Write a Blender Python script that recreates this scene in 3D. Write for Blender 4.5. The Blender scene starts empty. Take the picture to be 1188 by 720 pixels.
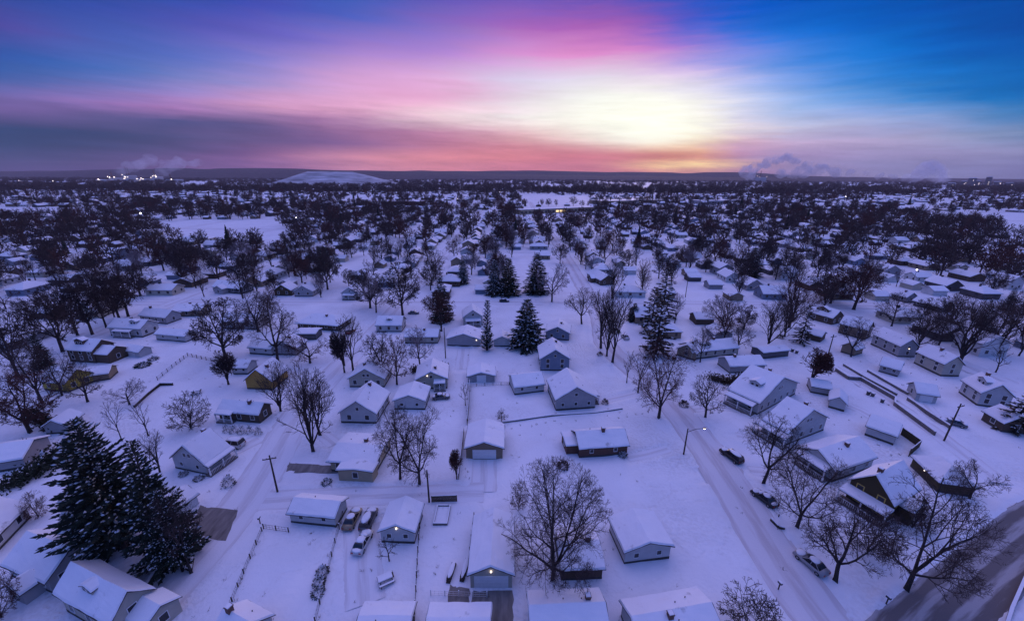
import bpy, bmesh, math, random
import numpy as np
from mathutils import Vector, Matrix
R = math.radians
SC = bpy.context.scene
COL = SC.collection

# ------------------------------------------------------------------ camera
CAM_H, FPX, PW, PH = 55.0, 463.0, 1188, 720
PITCH, ROLL = R(18.7), R(0.3)
_fw = np.array([0, math.cos(PITCH), -math.sin(PITCH)])
_u0 = np.array([0, math.sin(PITCH), math.cos(PITCH)])
_r0 = np.array([1.0, 0, 0])
_rt = _r0 * math.cos(ROLL) + _u0 * math.sin(ROLL)
_up = _u0 * math.cos(ROLL) - _r0 * math.sin(ROLL)
cd = bpy.data.cameras.new('camera'); cam = bpy.data.objects.new('camera', cd); COL.objects.link(cam)
cd.sensor_width = 36.0; cd.lens = 36.0 * FPX / PW; cd.clip_start = 0.5; cd.clip_end = 60000
cam.matrix_world = Matrix(((_rt[0], _up[0], -_fw[0], 0), (_rt[1], _up[1], -_fw[1], 0), (_rt[2], _up[2], -_fw[2], CAM_H), (0, 0, 0, 1)))
SC.camera = cam

def at(px, py, z=0.0):
    """ground (or height z) point seen at a pixel of the 1188x720 photograph"""
    d = _fw * FPX + _rt * (px - PW / 2) - _up * (py - PH / 2)
    t = (z - CAM_H) / d[2]
    return np.array([d[0] * t, d[1] * t])
def proj(x, y, z):
    p = np.array([x, y, z - CAM_H]); c = max(p @ _fw, 1e-3)
    return PW / 2 + FPX * (p @ _rt) / c, PH / 2 - FPX * (p @ _up) / c
def azel(px, py):
    d = _fw * FPX + _rt * (px - PW / 2) - _up * (py - PH / 2)
    return math.degrees(math.atan2(d[0], d[1])), math.degrees(math.atan2(d[2], math.hypot(d[0], d[1])))
def height_to(px, py, top):
    x, y = at(px, py); lo, hi = 0.3, 60
    for _ in range(30):
        m = (lo + hi) / 2
        if proj(x, y, m)[1] > top: lo = m
        else: hi = m
    return lo

# ------------------------------------------------------------------ sky, sun, exposure
def lin(c):
    return tuple((v / 255 / 12.92 if v / 255 <= .04045 else ((v / 255 + .055) / 1.055) ** 2.4) for v in c)
SKY_X = [0, 100, 200, 300, 400, 500, 600, 700, 760, 800, 850, 900, 1000, 1100, 1188]
SKY = {
0: [(38,70,150),(40,75,165),(28,75,165),(70,75,175),(40,90,180),(95,85,180),(115,90,185),(95,80,180),(75,80,185),(20,85,195),(0,80,190),(0,80,185),(0,78,175),(0,72,165),(0,65,150)],
30: [(85,70,155),(95,85,170),(85,85,175),(90,85,185),(90,100,195),(130,110,195),(165,100,185),(170,95,180),(140,90,185),(75,85,205),(10,105,215),(0,105,210),(0,100,200),(0,85,180),(0,75,165)],
60: [(40,85,165),(50,100,180),(80,105,190),(115,115,200),(170,130,205),(165,130,210),(215,145,210),(225,135,200),(205,130,205),(165,120,215),(70,135,230),(60,125,220),(0,120,215),(0,95,190),(0,85,170)],
90: [(60,95,165),(75,110,185),(105,125,195),(150,145,210),(215,165,215),(225,170,215),(215,205,235),(225,215,235),(225,200,230),(200,165,230),(140,165,240),(115,150,230),(40,130,215),(0,110,195),(0,95,175)],
115: [(120,100,165),(145,115,180),(165,130,195),(200,150,200),(228,170,210),(230,165,205),(225,210,225),(240,245,238),(245,250,235),(235,215,235),(190,200,245),(140,175,235),(110,160,225),(40,120,195),(0,105,180)],
125: [(110,90,150),(140,105,170),(170,122,182),(200,148,190),(228,165,200),(245,200,220),(240,225,235),(250,252,238),(250,253,232),(240,225,230),(205,200,240),(160,185,232),(130,165,227),(75,135,200),(20,110,178)],
140: [(58,76,122),(66,78,126),(76,80,130),(104,88,142),(165,115,162),(235,210,215),(243,235,235),(250,252,232),(253,254,222),(252,245,218),(222,205,233),(180,190,228),(150,168,222),(115,148,199),(60,118,176)],
150: [(44,68,110),(55,70,113),(70,76,120),(100,86,134),(145,104,150),(190,130,165),(235,195,200),(245,235,220),(255,255,225),(255,255,205),(230,205,210),(200,195,220),(165,170,205),(140,155,195),(95,130,175)],
165: [(45,68,108),(57,68,109),(74,75,120),(98,83,130),(128,94,148),(175,115,150),(200,130,150),(215,145,150),(240,200,165),(250,215,150),(215,160,185),(195,170,205),(175,160,200),(160,155,190),(140,150,185)],
180: [(52,68,108),(62,69,109),(84,74,120),(125,86,138),(200,135,160),(225,140,150),(225,135,140),(205,120,135),(215,135,120),(230,150,120),(185,135,165),(165,140,185),(160,145,190),(150,145,190),(130,130,175)],
195: [(66,66,112),(80,70,116),(100,78,128),(138,94,146),(195,130,160),(215,135,150),(210,125,145),(210,125,140),(220,140,135),(220,150,140),(175,125,160),(155,135,180),(140,135,180),(130,130,175),(115,115,160)]}
_ys = sorted(SKY); _tab = np.array([SKY[y] for y in _ys], float)
def sky_at(px, py):
    px = min(max(px, 0), 1188); py = min(max(py, 0), 195)
    cols = np.array([[np.interp(px, SKY_X, _tab[i, :, k]) for k in range(3)] for i in range(len(_ys))])
    return [np.interp(py, _ys, cols[:, k]) for k in range(3)]
HAZE = 0.00003
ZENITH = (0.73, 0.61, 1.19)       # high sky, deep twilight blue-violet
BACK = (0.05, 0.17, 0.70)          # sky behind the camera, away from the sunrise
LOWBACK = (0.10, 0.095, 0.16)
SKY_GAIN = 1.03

W = bpy.data.worlds.new('World'); SC.world = W; W.use_nodes = True
nt = W.node_tree; nt.nodes.clear()
def N(t, **k):
    n = nt.nodes.new(t)
    for a, b in k.items(): setattr(n, a, b)
    return n
def M(op, a, b=None, c=None, clamp=False):
    n = N('ShaderNodeMath', operation=op, use_clamp=clamp)
    for i, v in enumerate((a, b, c)):
        if v is None: continue
        if isinstance(v, (int, float)): n.inputs[i].default_value = v
        else: nt.links.new(v, n.inputs[i])
    return n.outputs[0]
def MIX(f, a, b, mode='MIX'):
    n = N('ShaderNodeMix', data_type='RGBA', blend_type=mode)
    n.clamp_factor = True
    for s, v in ((n.inputs[0], f), (n.inputs[6], a), (n.inputs[7], b)):
        if isinstance(v, (int, float)): s.default_value = v
        elif isinstance(v, tuple): s.default_value = (*v, 1)
        else: nt.links.new(v, s)
    return n.outputs[2]
tc = N('ShaderNodeTexCoord'); sp = N('ShaderNodeSeparateXYZ'); nt.links.new(tc.outputs['Generated'], sp.inputs[0])
X, Y, Z = sp.outputs
AZ = M('MULTIPLY', M('ARCTAN2', X, Y), 180 / math.pi)
EL = M('MULTIPLY', M('ARCSINE', Z), 180 / math.pi)
cmb = N('ShaderNodeCombineXYZ'); nt.links.new(M('MULTIPLY', AZ, .045), cmb.inputs[0]); nt.links.new(M('ADD', M('MULTIPLY', EL, .42), M('MULTIPLY', AZ, .012)), cmb.inputs[1])
n1 = N('ShaderNodeTexNoise'); n1.inputs['Scale'].default_value = 1.3; n1.inputs['Detail'].default_value = 7; n1.inputs['Roughness'].default_value = .6
nt.links.new(cmb.outputs[0], n1.inputs['Vector'])
cmb2 = N('ShaderNodeCombineXYZ'); nt.links.new(M('MULTIPLY', AZ, .11), cmb2.inputs[0]); nt.links.new(M('ADD', M('MULTIPLY', EL, 1.1), M('MULTIPLY', AZ, .03)), cmb2.inputs[1])
n2 = N('ShaderNodeTexNoise'); n2.inputs['Scale'].default_value = 1.1; n2.inputs['Detail'].default_value = 8; n2.inputs['Roughness'].default_value = .62
nt.links.new(cmb2.outputs[0], n2.inputs['Vector'])
w1 = M('SUBTRACT', n1.outputs[0], .5); w2 = M('SUBTRACT', n2.outputs[0], .5)
elamp = M('MULTIPLY_ADD', M('MAXIMUM', EL, 0.0), .12, .20)
ELW = M('ADD', EL, M('MULTIPLY', M('ADD', M('MULTIPLY', w1, .8), M('MULTIPLY', w2, .8)), elamp))
AZW = M('ADD', AZ, M('MULTIPLY', w1, 12.0))
AZN = M('MULTIPLY_ADD', AZW, 1 / 116., .5)
ELS = [0.3, 1.2, 2.2, 3.6, 5.2, 6.3, 7.2, 8.1, 9.2, 11.4, 14.0, 16.6, 19.2]
ramps = []
for el in ELS:
    rp = N('ShaderNodeValToRGB'); cr = rp.color_ramp; cr.interpolation = 'B_SPLINE' if el > 8 else 'LINEAR'
    azs = np.linspace(-56, 56, 25)
    for i, a in enumerate(azs):
        d = np.array([math.sin(R(a)) * math.cos(R(el)), math.cos(R(a)) * math.cos(R(el)), math.sin(R(el))])
        c = d @ _fw; px = PW / 2 + FPX * (d @ _rt) / c; py = PH / 2 - FPX * (d @ _up) / c
        col = lin(sky_at(px, py)); pos = a / 116 + .5
        e = cr.elements[i] if i < 2 and False else None
        if i == 0: e = cr.elements[0]; e.position = pos
        elif i == 1: e = cr.elements[1]; e.position = pos
        else: e = cr.elements.new(pos)
        e.color = (*col, 1)
    nt.links.new(AZN, rp.inputs[0]); ramps.append(rp.outputs[0])
col = ramps[0]
for i in range(1, len(ELS)):
    f = M('DIVIDE', M('SUBTRACT', ELW, ELS[i - 1]), ELS[i] - ELS[i - 1], clamp=True)
    col = MIX(f, col, ramps[i])
# glow of the veiled sun and the bright slit under the cloud bank
def glow(a0, e0, sa, se):
    da = M('DIVIDE', M('SUBTRACT', AZ, a0), sa); de = M('DIVIDE', M('SUBTRACT', EL, e0), se)
    return M('EXPONENT', M('MULTIPLY', M('ADD', M('MULTIPLY', da, da), M('MULTIPLY', de, de)), -1.0))
a0, e0 = azel(752, 128); g1 = glow(a0 - .8, e0 - .9, 10.0, 3.6)
gb = M('DIVIDE', M('SUBTRACT', ELW, 2.6), 1.6, clamp=True)
col = MIX(M('MULTIPLY', M('MULTIPLY', g1, gb), .95), col, (1.0, 1.0, .90))
g3 = glow(a0, e0 - 1.6, 5.2, 2.3)
col = MIX(M('MULTIPLY', M('MULTIPLY', g3, gb), 1.0), col, (1.06, 1.06, .92))
a1, e1 = azel(795, 192); g2 = glow(a1, e1 + .1, 6.0, .55)
col = MIX(M('MULTIPLY', g2, M('MULTIPLY_ADD', w2, 2.0, .8)), col, (1.15, .80, .36))
# fine streaks
st = M('MULTIPLY_ADD', w2, M('MULTIPLY_ADD', M('MINIMUM', EL, 10.0), -.048, .78), 1.0)
vm = N('ShaderNodeVectorMath', operation='SCALE'); nt.links.new(col, vm.inputs[0]); nt.links.new(st, vm.inputs['Scale']); col = vm.outputs[0]
# the rest of the dome
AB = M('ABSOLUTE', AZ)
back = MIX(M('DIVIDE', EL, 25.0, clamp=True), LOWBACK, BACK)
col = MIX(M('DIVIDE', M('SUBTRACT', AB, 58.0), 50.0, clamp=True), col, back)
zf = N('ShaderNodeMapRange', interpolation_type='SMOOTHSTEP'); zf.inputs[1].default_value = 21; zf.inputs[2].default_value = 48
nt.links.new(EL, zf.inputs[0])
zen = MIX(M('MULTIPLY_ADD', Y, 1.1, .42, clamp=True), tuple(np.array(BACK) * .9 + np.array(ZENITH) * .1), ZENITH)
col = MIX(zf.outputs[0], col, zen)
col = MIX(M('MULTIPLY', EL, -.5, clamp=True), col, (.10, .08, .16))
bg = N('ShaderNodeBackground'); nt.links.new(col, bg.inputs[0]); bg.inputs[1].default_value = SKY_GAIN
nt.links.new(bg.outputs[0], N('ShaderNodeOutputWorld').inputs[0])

sl = bpy.data.lights.new('sun', 'SUN'); sl.energy = 0.5; sl.angle = R(14); sl.color = (1.0, .70, .62)
so = bpy.data.objects.new('sun', sl); COL.objects.link(so)
sd = Vector((math.sin(R(a0)) * math.cos(R(8)), math.cos(R(a0)) * math.cos(R(8)), math.sin(R(8))))
so.rotation_euler = sd.to_track_quat('Z', 'Y').to_euler(); so.location = (300, 900, 300)

SC.view_settings.view_transform = 'Standard'; SC.view_settings.look = 'None'
SC.view_settings.exposure = 0.0; SC.view_settings.gamma = 1.0; SC.view_settings.use_curve_mapping = False
SC.render.engine = 'CYCLES'; SC.cycles.use_denoising = True
SC.cycles.max_bounces = 4; SC.cycles.diffuse_bounces = 2; SC.cycles.glossy_bounces = 2; SC.cycles.volume_bounces = 1
SC.cycles.transparent_max_bounces = 8

# ------------------------------------------------------------------ materials
MATS = {}
def mat(name, c, rough=.8, var=.0, scale=3.0, bump=0.0, bscale=20.0, emit=None, spec=.3, coord='Object', stretch=None, metal=0, objcol=False):
    if name in MATS: return MATS[name]
    m = bpy.data.materials.new(name); m.use_nodes = True; t = m.node_tree; p = t.nodes['Principled BSDF']
    p.inputs['Base Color'].default_value = (*c, 1); p.inputs['Roughness'].default_value = rough
    p.inputs['Specular IOR Level'].default_value = spec; p.inputs['Metallic'].default_value = metal
    tcn = t.nodes.new('ShaderNodeTexCoord'); vec = tcn.outputs[coord]
    if stretch:
        mp = t.nodes.new('ShaderNodeMapping'); mp.inputs['Scale'].default_value = stretch; t.links.new(vec, mp.inputs[0]); vec = mp.outputs[0]
    src = None
    if objcol:
        oi = t.nodes.new('ShaderNodeObjectInfo'); src = oi.outputs['Color']
    if var:
        nz = t.nodes.new('ShaderNodeTexNoise'); nz.inputs['Scale'].default_value = scale; nz.inputs['Detail'].default_value = 5
        t.links.new(vec, nz.inputs['Vector'])
        mr = t.nodes.new('ShaderNodeMapRange'); mr.inputs[1].default_value = .25; mr.inputs[2].default_value = .75
        mr.inputs[3].default_value = 1 - var; mr.inputs[4].default_value = 1 + var; t.links.new(nz.outputs[0], mr.inputs[0])
        sc = t.nodes.new('ShaderNodeVectorMath'); sc.operation = 'SCALE'; sc.inputs[0].default_value = c
        if src: t.links.new(src, sc.inputs[0])
        t.links.new(mr.outputs[0], sc.inputs['Scale']); src = sc.outputs[0]
    if src: t.links.new(src, p.inputs['Base Color'])
    if bump:
        nb = t.nodes.new('ShaderNodeTexNoise'); nb.inputs['Scale'].default_value = bscale; nb.inputs['Detail'].default_value = 4
        t.links.new(vec, nb.inputs['Vector']); bp = t.nodes.new('ShaderNodeBump'); bp.inputs['Strength'].default_value = 1; bp.inputs['Distance'].default_value = bump
        t.links.new(nb.outputs[0], bp.inputs['Height']); t.links.new(bp.outputs[0], p.inputs['Normal'])
    if emit:
        p.inputs['Emission Color'].default_value = (*emit[:3], 1); p.inputs['Emission Strength'].default_value = emit[3]
    MATS[name] = m; return m
def siding(name, c, vertical=False, pitch=.2, brick=False, objcol=False):
    """lap siding (shadow-line relief) or brick, with a little weathering"""
    if name in MATS: return MATS[name]
    m = mat(name, c, .75, .10, .8, objcol=objcol); t = m.node_tree; p = t.nodes['Principled BSDF']
    tcn = t.nodes.new('ShaderNodeTexCoord')
    if brick:
        s0 = t.nodes.new('ShaderNodeSeparateXYZ'); t.links.new(tcn.outputs['Object'], s0.inputs[0])
        ad = t.nodes.new('ShaderNodeMath'); ad.operation = 'ADD'; t.links.new(s0.outputs[0], ad.inputs[0]); t.links.new(s0.outputs[1], ad.inputs[1])
        cb = t.nodes.new('ShaderNodeCombineXYZ'); t.links.new(ad.outputs[0], cb.inputs[0]); t.links.new(s0.outputs[2], cb.inputs[1])
        br = t.nodes.new('ShaderNodeTexBrick'); br.inputs['Scale'].default_value = 1; br.inputs['Brick Width'].default_value = .5; br.inputs['Row Height'].default_value = .18; br.inputs['Mortar Size'].default_value = .015
        br.inputs['Color1'].default_value = (*c, 1); br.inputs['Color2'].default_value = (c[0] * .7, c[1] * .65, c[2] * .65, 1); br.inputs['Mortar'].default_value = (c[0] * 1.3 + .03, c[1] * 1.3 + .03, c[2] * 1.3 + .03, 1)
        t.links.new(cb.outputs[0], br.inputs['Vector']); t.links.new(br.outputs[0], p.inputs['Base Color'])
    else:
        s0 = t.nodes.new('ShaderNodeSeparateXYZ'); t.links.new(tcn.outputs['Object'], s0.inputs[0])
        fr = t.nodes.new('ShaderNodeMath'); fr.operation = 'PINGPONG' if vertical else 'FRACT'
        dv = t.nodes.new('ShaderNodeMath'); dv.operation = 'DIVIDE'; dv.inputs[1].default_value = pitch; t.links.new(s0.outputs[2], dv.inputs[0]); t.links.new(dv.outputs[0], fr.inputs[0])
        bp = t.nodes.new('ShaderNodeBump'); bp.inputs['Distance'].default_value = -.03; t.links.new(fr.outputs[0], bp.inputs['Height']); t.links.new(bp.outputs[0], p.inputs['Normal'])
    return m
SNOW = mat('snow', (.80, .82, .86), .65, .06, .3, .14, 1.2, spec=.25)
SNOWR = mat('roof_snow', (.82, .84, .88), .6, .03, .5, .05, 1.1, spec=.25)
def _melt(m):
    t = m.node_tree; L = t.links.new; p = t.nodes['Principled BSDF']; tcn = t.nodes.new('ShaderNodeTexCoord'); oi = t.nodes.new('ShaderNodeObjectInfo')
    ml = t.nodes.new('ShaderNodeMath'); ml.operation = 'MULTIPLY'; ml.inputs[1].default_value = 37.0; L(oi.outputs['Random'], ml.inputs[0])
    ad = t.nodes.new('ShaderNodeVectorMath'); ad.operation = 'ADD'; L(tcn.outputs['Object'], ad.inputs[0]); L(ml.outputs[0], ad.inputs[1])
    n = t.nodes.new('ShaderNodeTexNoise'); n.inputs['Scale'].default_value = .42; n.inputs['Detail'].default_value = 6; n.inputs['Roughness'].default_value = .6; L(ad.outputs[0], n.inputs['Vector'])
    r = t.nodes.new('ShaderNodeMapRange'); r.inputs[1].default_value = .63; r.inputs[2].default_value = .72; r.inputs[4].default_value = .55; L(n.outputs[0], r.inputs[0])
    c = t.nodes.new('ShaderNodeMix'); c.data_type = 'RGBA'; src = p.inputs['Base Color'].links[0].from_socket; L(r.outputs[0], c.inputs[0]); L(src, c.inputs[6]); c.inputs[7].default_value = (.22, .21, .21, 1); L(c.outputs[2], p.inputs['Base Color'])
_melt(SNOWR)
SHING = mat('shingle', (.055, .05, .05), .9, .3, 6)
GSNOW = mat('ground_snow', (.80, .82, .86), .65, .07, .12, .10, 1.6, spec=.25)
def _trampled(m):
    t = m.node_tree; L = t.links.new; p = t.nodes['Principled BSDF']; tcn = t.nodes.new('ShaderNodeTexCoord')
    a = t.nodes.new('ShaderNodeTexNoise'); a.inputs['Scale'].default_value = .045; a.inputs['Detail'].default_value = 3; L(tcn.outputs['Object'], a.inputs['Vector'])
    ms = t.nodes.new('ShaderNodeMapRange'); ms.inputs[1].default_value = .50; ms.inputs[2].default_value = .64; L(a.outputs[0], ms.inputs[0])
    v = t.nodes.new('ShaderNodeTexVoronoi'); v.feature = 'DISTANCE_TO_EDGE'; v.inputs['Scale'].default_value = .11
    w = t.nodes.new('ShaderNodeTexNoise'); w.inputs['Scale'].default_value = .12; w.inputs['Detail'].default_value = 4; L(tcn.outputs['Object'], w.inputs['Vector'])
    mx = t.nodes.new('ShaderNodeMix'); mx.data_type = 'VECTOR'; mx.inputs[0].default_value = .9; sc = t.nodes.new('ShaderNodeVectorMath'); sc.operation = 'MULTIPLY_ADD'; sc.inputs[1].default_value = (14, 14, 0); L(w.outputs[1], sc.inputs[0]); L(tcn.outputs['Object'], sc.inputs[2]); L(sc.outputs[0], v.inputs['Vector'])
    r = t.nodes.new('ShaderNodeMapRange'); r.inputs[1].default_value = .0; r.inputs[2].default_value = .06; r.inputs[3].default_value = 1; r.inputs[4].default_value = 0; L(v.outputs['Distance'], r.inputs[0])
    f = t.nodes.new('ShaderNodeTexNoise'); f.inputs['Scale'].default_value = 1.7; f.inputs['Detail'].default_value = 4; L(tcn.outputs['Object'], f.inputs['Vector'])
    fr = t.nodes.new('ShaderNodeMapRange'); fr.inputs[1].default_value = .42; fr.inputs[2].default_value = .6; L(f.outputs[0], fr.inputs[0])
    m1 = t.nodes.new('ShaderNodeMath'); m1.operation = 'MULTIPLY'; L(r.outputs[0], m1.inputs[0]); L(fr.outputs[0], m1.inputs[1])
    m2 = t.nodes.new('ShaderNodeMath'); m2.operation = 'MULTIPLY'; L(ms.outputs[0], m2.inputs[0]); L(fr.outputs[0], m2.inputs[1]); m3 = t.nodes.new('ShaderNodeMath'); m3.operation = 'MULTIPLY_ADD'; m3.inputs[1].default_value = .45; k1 = t.nodes.new('ShaderNodeMath'); k1.operation = 'MULTIPLY'; k1.inputs[1].default_value = .25; L(m1.outputs[0], k1.inputs[0]); L(m2.outputs[0], m3.inputs[0]); L(k1.outputs[0], m3.inputs[2])
    src = p.inputs['Base Color'].links[0].from_socket; c = t.nodes.new('ShaderNodeMix'); c.data_type = 'RGBA'; k = t.nodes.new('ShaderNodeMath'); k.operation = 'MULTIPLY'; k.inputs[1].default_value = .62; k.use_clamp = True; L(m3.outputs[0], k.inputs[0])
    L(k.outputs[0], c.inputs[0]); L(src, c.inputs[6]); c.inputs[7].default_value = (.50, .48, .48, 1); L(c.outputs[2], p.inputs['Base Color'])
    b = p.inputs['Normal'].links[0].from_node; b2 = t.nodes.new('ShaderNodeBump'); b2.inputs['Distance'].default_value = -.10; L(m3.outputs[0], b2.inputs['Height']); L(b.outputs[0], b2.inputs['Normal']); L(b2.outputs[0], p.inputs['Normal'])
_trampled(GSNOW)
GLASS = mat('window_glass', (.012, .014, .02), .12, spec=.6)
TRIM = mat('white_trim', (.74, .74, .74), .6, .06, 2)
DARKWOOD = mat('dark_wood', (.06, .045, .035), .85, .3, 4, stretch=(1, 1, .2))
GREYWOOD = mat('grey_wood', (.16, .14, .13), .85, .3, 4, stretch=(1, 1, .2))
BARK = mat('bark', (.042, .034, .034), .9, .3, 5)
NEEDLEB = mat('needles_brown', (.030, .024, .017), .85, .4, 2)
TWIG = mat('twig', (.062, .043, .042), .9, .25, 2)
TWIGR = mat('twig_reddish', (.085, .036, .032), .9, .25, 2)
TWIGF = mat('twig_frosted', (.22, .185, .20), .9, .25, 2)
NEEDLE = mat('needles', (.017, .028, .019), .8, .35, 2)
CLUMPSNOW = mat('clump_snow', (.70, .72, .76), .7)
BRICK = siding('brown_brick', (.12, .06, .04), brick=True)
METAL = mat('dark_metal', (.08, .08, .085), .5, .1, 3, metal=.6)
CONC = mat('chimney_brick', (.16, .09, .07), .9, .25, 6)
TYRE = mat('tyre', (.015, .015, .015), .8); RIM = mat('rim', (.35, .35, .36), .35, metal=.8)
LAMP = mat('lamp_lit', (.9, .8, .6), .5, emit=(1.0, .82, .66, 3.5))
LAMPW = mat('lamp_white', (.9, .9, .9), .5, emit=(1.0, .88, .80, 12.0))
LITWIN = mat('lit_window', (.6, .5, .3), .5, emit=(1.0, .66, .25, 1.6))
TAILR = mat('tail_light', (.3, .01, .01), .4)
REDLAMP = mat('lamp_red', (.8, .1, .1), .5, emit=(1.0, .12, .08, 8.0))
COLS = {k: siding('siding_' + k, v) for k, v in dict(white=(.50, .50, .50), cream=(.44, .41, .34), grey=(.36, .35, .36), beige=(.40, .33, .22), brown=(.10, .07, .05),
        mustard=(.42, .25, .06), bluegrey=(.20, .24, .31), darkmustard=(.075, .055, .025), tan=(.26, .20, .14), darkgrey=(.12, .12, .13), yellow=(.40, .31, .05), red=(.18, .05, .04)).items()}
COLS['brick'] = BRICK
WALLC = siding('siding_various', (.5, .5, .5), objcol=True)

# ------------------------------------------------------------------ mesh helpers
class MB:
    def __init__(s): s.v = []; s.f = []; s.m = []
    def add(s, vs, fs, m=0):
        b = len(s.v); s.v += [tuple(p) for p in vs]; s.f += [tuple(b + i for i in f) for f in fs]; s.m += [m] * len(fs)
    def box(s, x0, y0, z0, x1, y1, z1, m=0):
        s.add([(x0,y0,z0),(x1,y0,z0),(x1,y1,z0),(x0,y1,z0),(x0,y0,z1),(x1,y0,z1),(x1,y1,z1),(x0,y1,z1)],
              [(0,3,2,1),(4,5,6,7),(0,1,5,4),(1,2,6,5),(2,3,7,6),(3,0,4,7)], m)
    def obox(s, c, ax, hx, hy, hz, m=0):
        """box centred at c with unit axes ax"""
        c = Vector(c); a, b, d = (Vector(q) for q in ax); P = []
        for z in (-1, 1):
            for x, y in ((-1,-1),(1,-1),(1,1),(-1,1)): P.append(c + a*x*hx + b*y*hy + d*z*hz)
        s.add(P, [(0,3,2,1),(4,5,6,7),(0,1,5,4),(1,2,6,5),(2,3,7,6),(3,0,4,7)], m)
    def prism(s, poly, y0, y1, m=0):
        """(x, z) polygon, counter-clockwise seen from -y, extruded along y"""
        n = len(poly); s.add([(x, y0, z) for x, z in poly] + [(x, y1, z) for x, z in poly],
            [tuple(range(n)), tuple(range(2*n-1, n-1, -1))] + [(i, n+i, n+(i+1)%n, (i+1)%n) for i in range(n)], m)
    def tube(s, pts, rad, n=6, m=0, cap=True):
        pts = [Vector(p) for p in pts]; ring = []
        for i, p in enumerate(pts):
            d = (pts[min(i+1, len(pts)-1)] - pts[max(i-1, 0)]).normalized()
            a = d.orthogonal().normalized() if i == 0 else (a - d * a.dot(d)).normalized()
            b = d.cross(a); r = rad[i] if hasattr(rad, '__len__') else rad
            ring.append([p + (a*math.cos(2*math.pi*k/n) + b*math.sin(2*math.pi*k/n)) * r for k in range(n)])
        vs = [q for r_ in ring for q in r_]
        fs = [(i*n+k, i*n+(k+1)%n, (i+1)*n+(k+1)%n, (i+1)*n+k) for i in range(len(pts)-1) for k in range(n)]
        if cap: fs += [tuple(range(n-1, -1, -1)), tuple(range((len(pts)-1)*n, len(pts)*n))]
        s.add(vs, fs, m)
    def blob(s, c, r, seed=0, m=0, nu=8, nv=5, amp=.2):
        rg = random.Random(seed); vs = []; ph = [rg.uniform(0, 6) for _ in range(6)]
        for j in range(nv+1):
            t = math.pi * j / nv
            for i in range(nu):
                a = 2*math.pi*i/nu; k = 1 + amp*(math.sin(2*a+ph[0]+t*2)*.5 + math.sin(3*a+ph[1]-t*3)*.4 + rg.uniform(-.4,.4)*(0<j<nv))
                vs.append((c[0]+r[0]*k*math.sin(t)*math.cos(a), c[1]+r[1]*k*math.sin(t)*math.sin(a), c[2]+r[2]*k*math.cos(t)))
        s.add(vs, [(j*nu+i, (j+1)*nu+i, (j+1)*nu+(i+1)%nu, j*nu+(i+1)%nu) for j in range(nv) for i in range(nu)], m)
    def mesh(s, name, mats, smooth=False):
        me = bpy.data.meshes.new(name); me.from_pydata(s.v, [], s.f)
        for m in (mats if isinstance(mats, (list, tuple)) else [mats]): me.materials.append(m)
        me.polygons.foreach_set('material_index', s.m)
        if smooth: me.polygons.foreach_set('use_smooth', [True] * len(s.f))
        me.update(); return me
    def build(s, name, mats, parent=None, smooth=False, loc=(0,0,0), rz=0):
        return link(name, s.mesh(name, mats, smooth), parent, loc, rz)
def link(name, me, parent=None, loc=(0,0,0), rz=0, scale=None):
    o = bpy.data.objects.new(name, me); COL.objects.link(o); o.parent = parent; o.location = loc; o.rotation_euler = (0, 0, rz)
    if scale: o.scale = scale
    return o
def tag(o, label=None, cat=None, group=None, kind=None):
    if label: o['label'] = label
    if cat: o['category'] = cat
    if group: o['group'] = group
    if kind: o['kind'] = kind
    return o
def thing(name, label, cat, loc, rz=0, group=None):
    o = link(name, None, None, loc, rz); return tag(o, label, cat, group)
# ------------------------------------------------------------------ the setting: ground, roads, hills
def px_line(pts): return np.array([at(*p) for p in pts])
def resample(P, step):
    P = np.asarray(P, float); d = np.r_[0, np.cumsum(np.hypot(*np.diff(P, axis=0).T))]
    # smooth with a Catmull-like interpolation through cumulative length
    n = max(2, int(d[-1] / step) + 1); t = np.linspace(0, d[-1], n)
    Q = np.c_[np.interp(t, d, P[:, 0]), np.interp(t, d, P[:, 1])]
    for _ in range(6):
        if n > 4: Q[1:-1] = (Q[:-2] + 2 * Q[1:-1] + Q[2:]) / 4
    return Q
WIDE = resample(px_line([(985,760),(935,715),(905,660),(868,592),(838,545),(806,498),(772,460),(735,428),(700,402)]), 3)
far_dir = np.array([38.0, 175.0])
WIDE = resample(np.vstack([WIDE, [[36, 150], [37, 175], [38, 300], [38, 900]]]), 4)
WEST = resample(np.vstack([px_line([(100,770),(190,690),(250,620),(290,580),(322,520),(350,470)]), [[-52, 110], [-50, 140], [-50, 175], [-50, 900]]]), 4)
CROSSN = resample([[-900, 172], [-160, 172], [-40, 174], [0, 175], [40, 174], [160, 172], [900, 172]], 6)
ALLEY = resample([[-44, 56.5], [-30, 57.5], [-5, 58.5]], 3)
SOUTH = resample(px_line([(1010,800),(1052,748),(1088,712),(1125,680),(1165,645),(1188,624),(1290,548)]), 2.5)
EASTALLEY = resample(px_line([(965,425),(1010,450),(1060,482),(1110,520),(1160,560)]), 3)
ROADS = []          # (name, centreline, width, kind)
ROADS += [('road', WIDE, 7.6, 'packed'), ('road', WEST, 7.5, 'white'), ('road', CROSSN, 7.5, 'white'), ('road', ALLEY, 4.0, 'white'), ('road', SOUTH, 7.0, 'dark'), ('alley', EASTALLEY, 3.6, 'white')]
STX = [-560, -455, -352, -250, -152, 140, 244, 348, 452, 556]
STY = [300, 425, 550, 690]
for x in STX: ROADS.append(('road', resample([[x, 20 if abs(x) > 200 else 60], [x, 172], [x, 700]], 8), 7, 'white'))
for y in STY: ROADS.append(('road', resample([[-950, y], [0, y + 2], [950, y]], 8), 7, 'white'))
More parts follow.
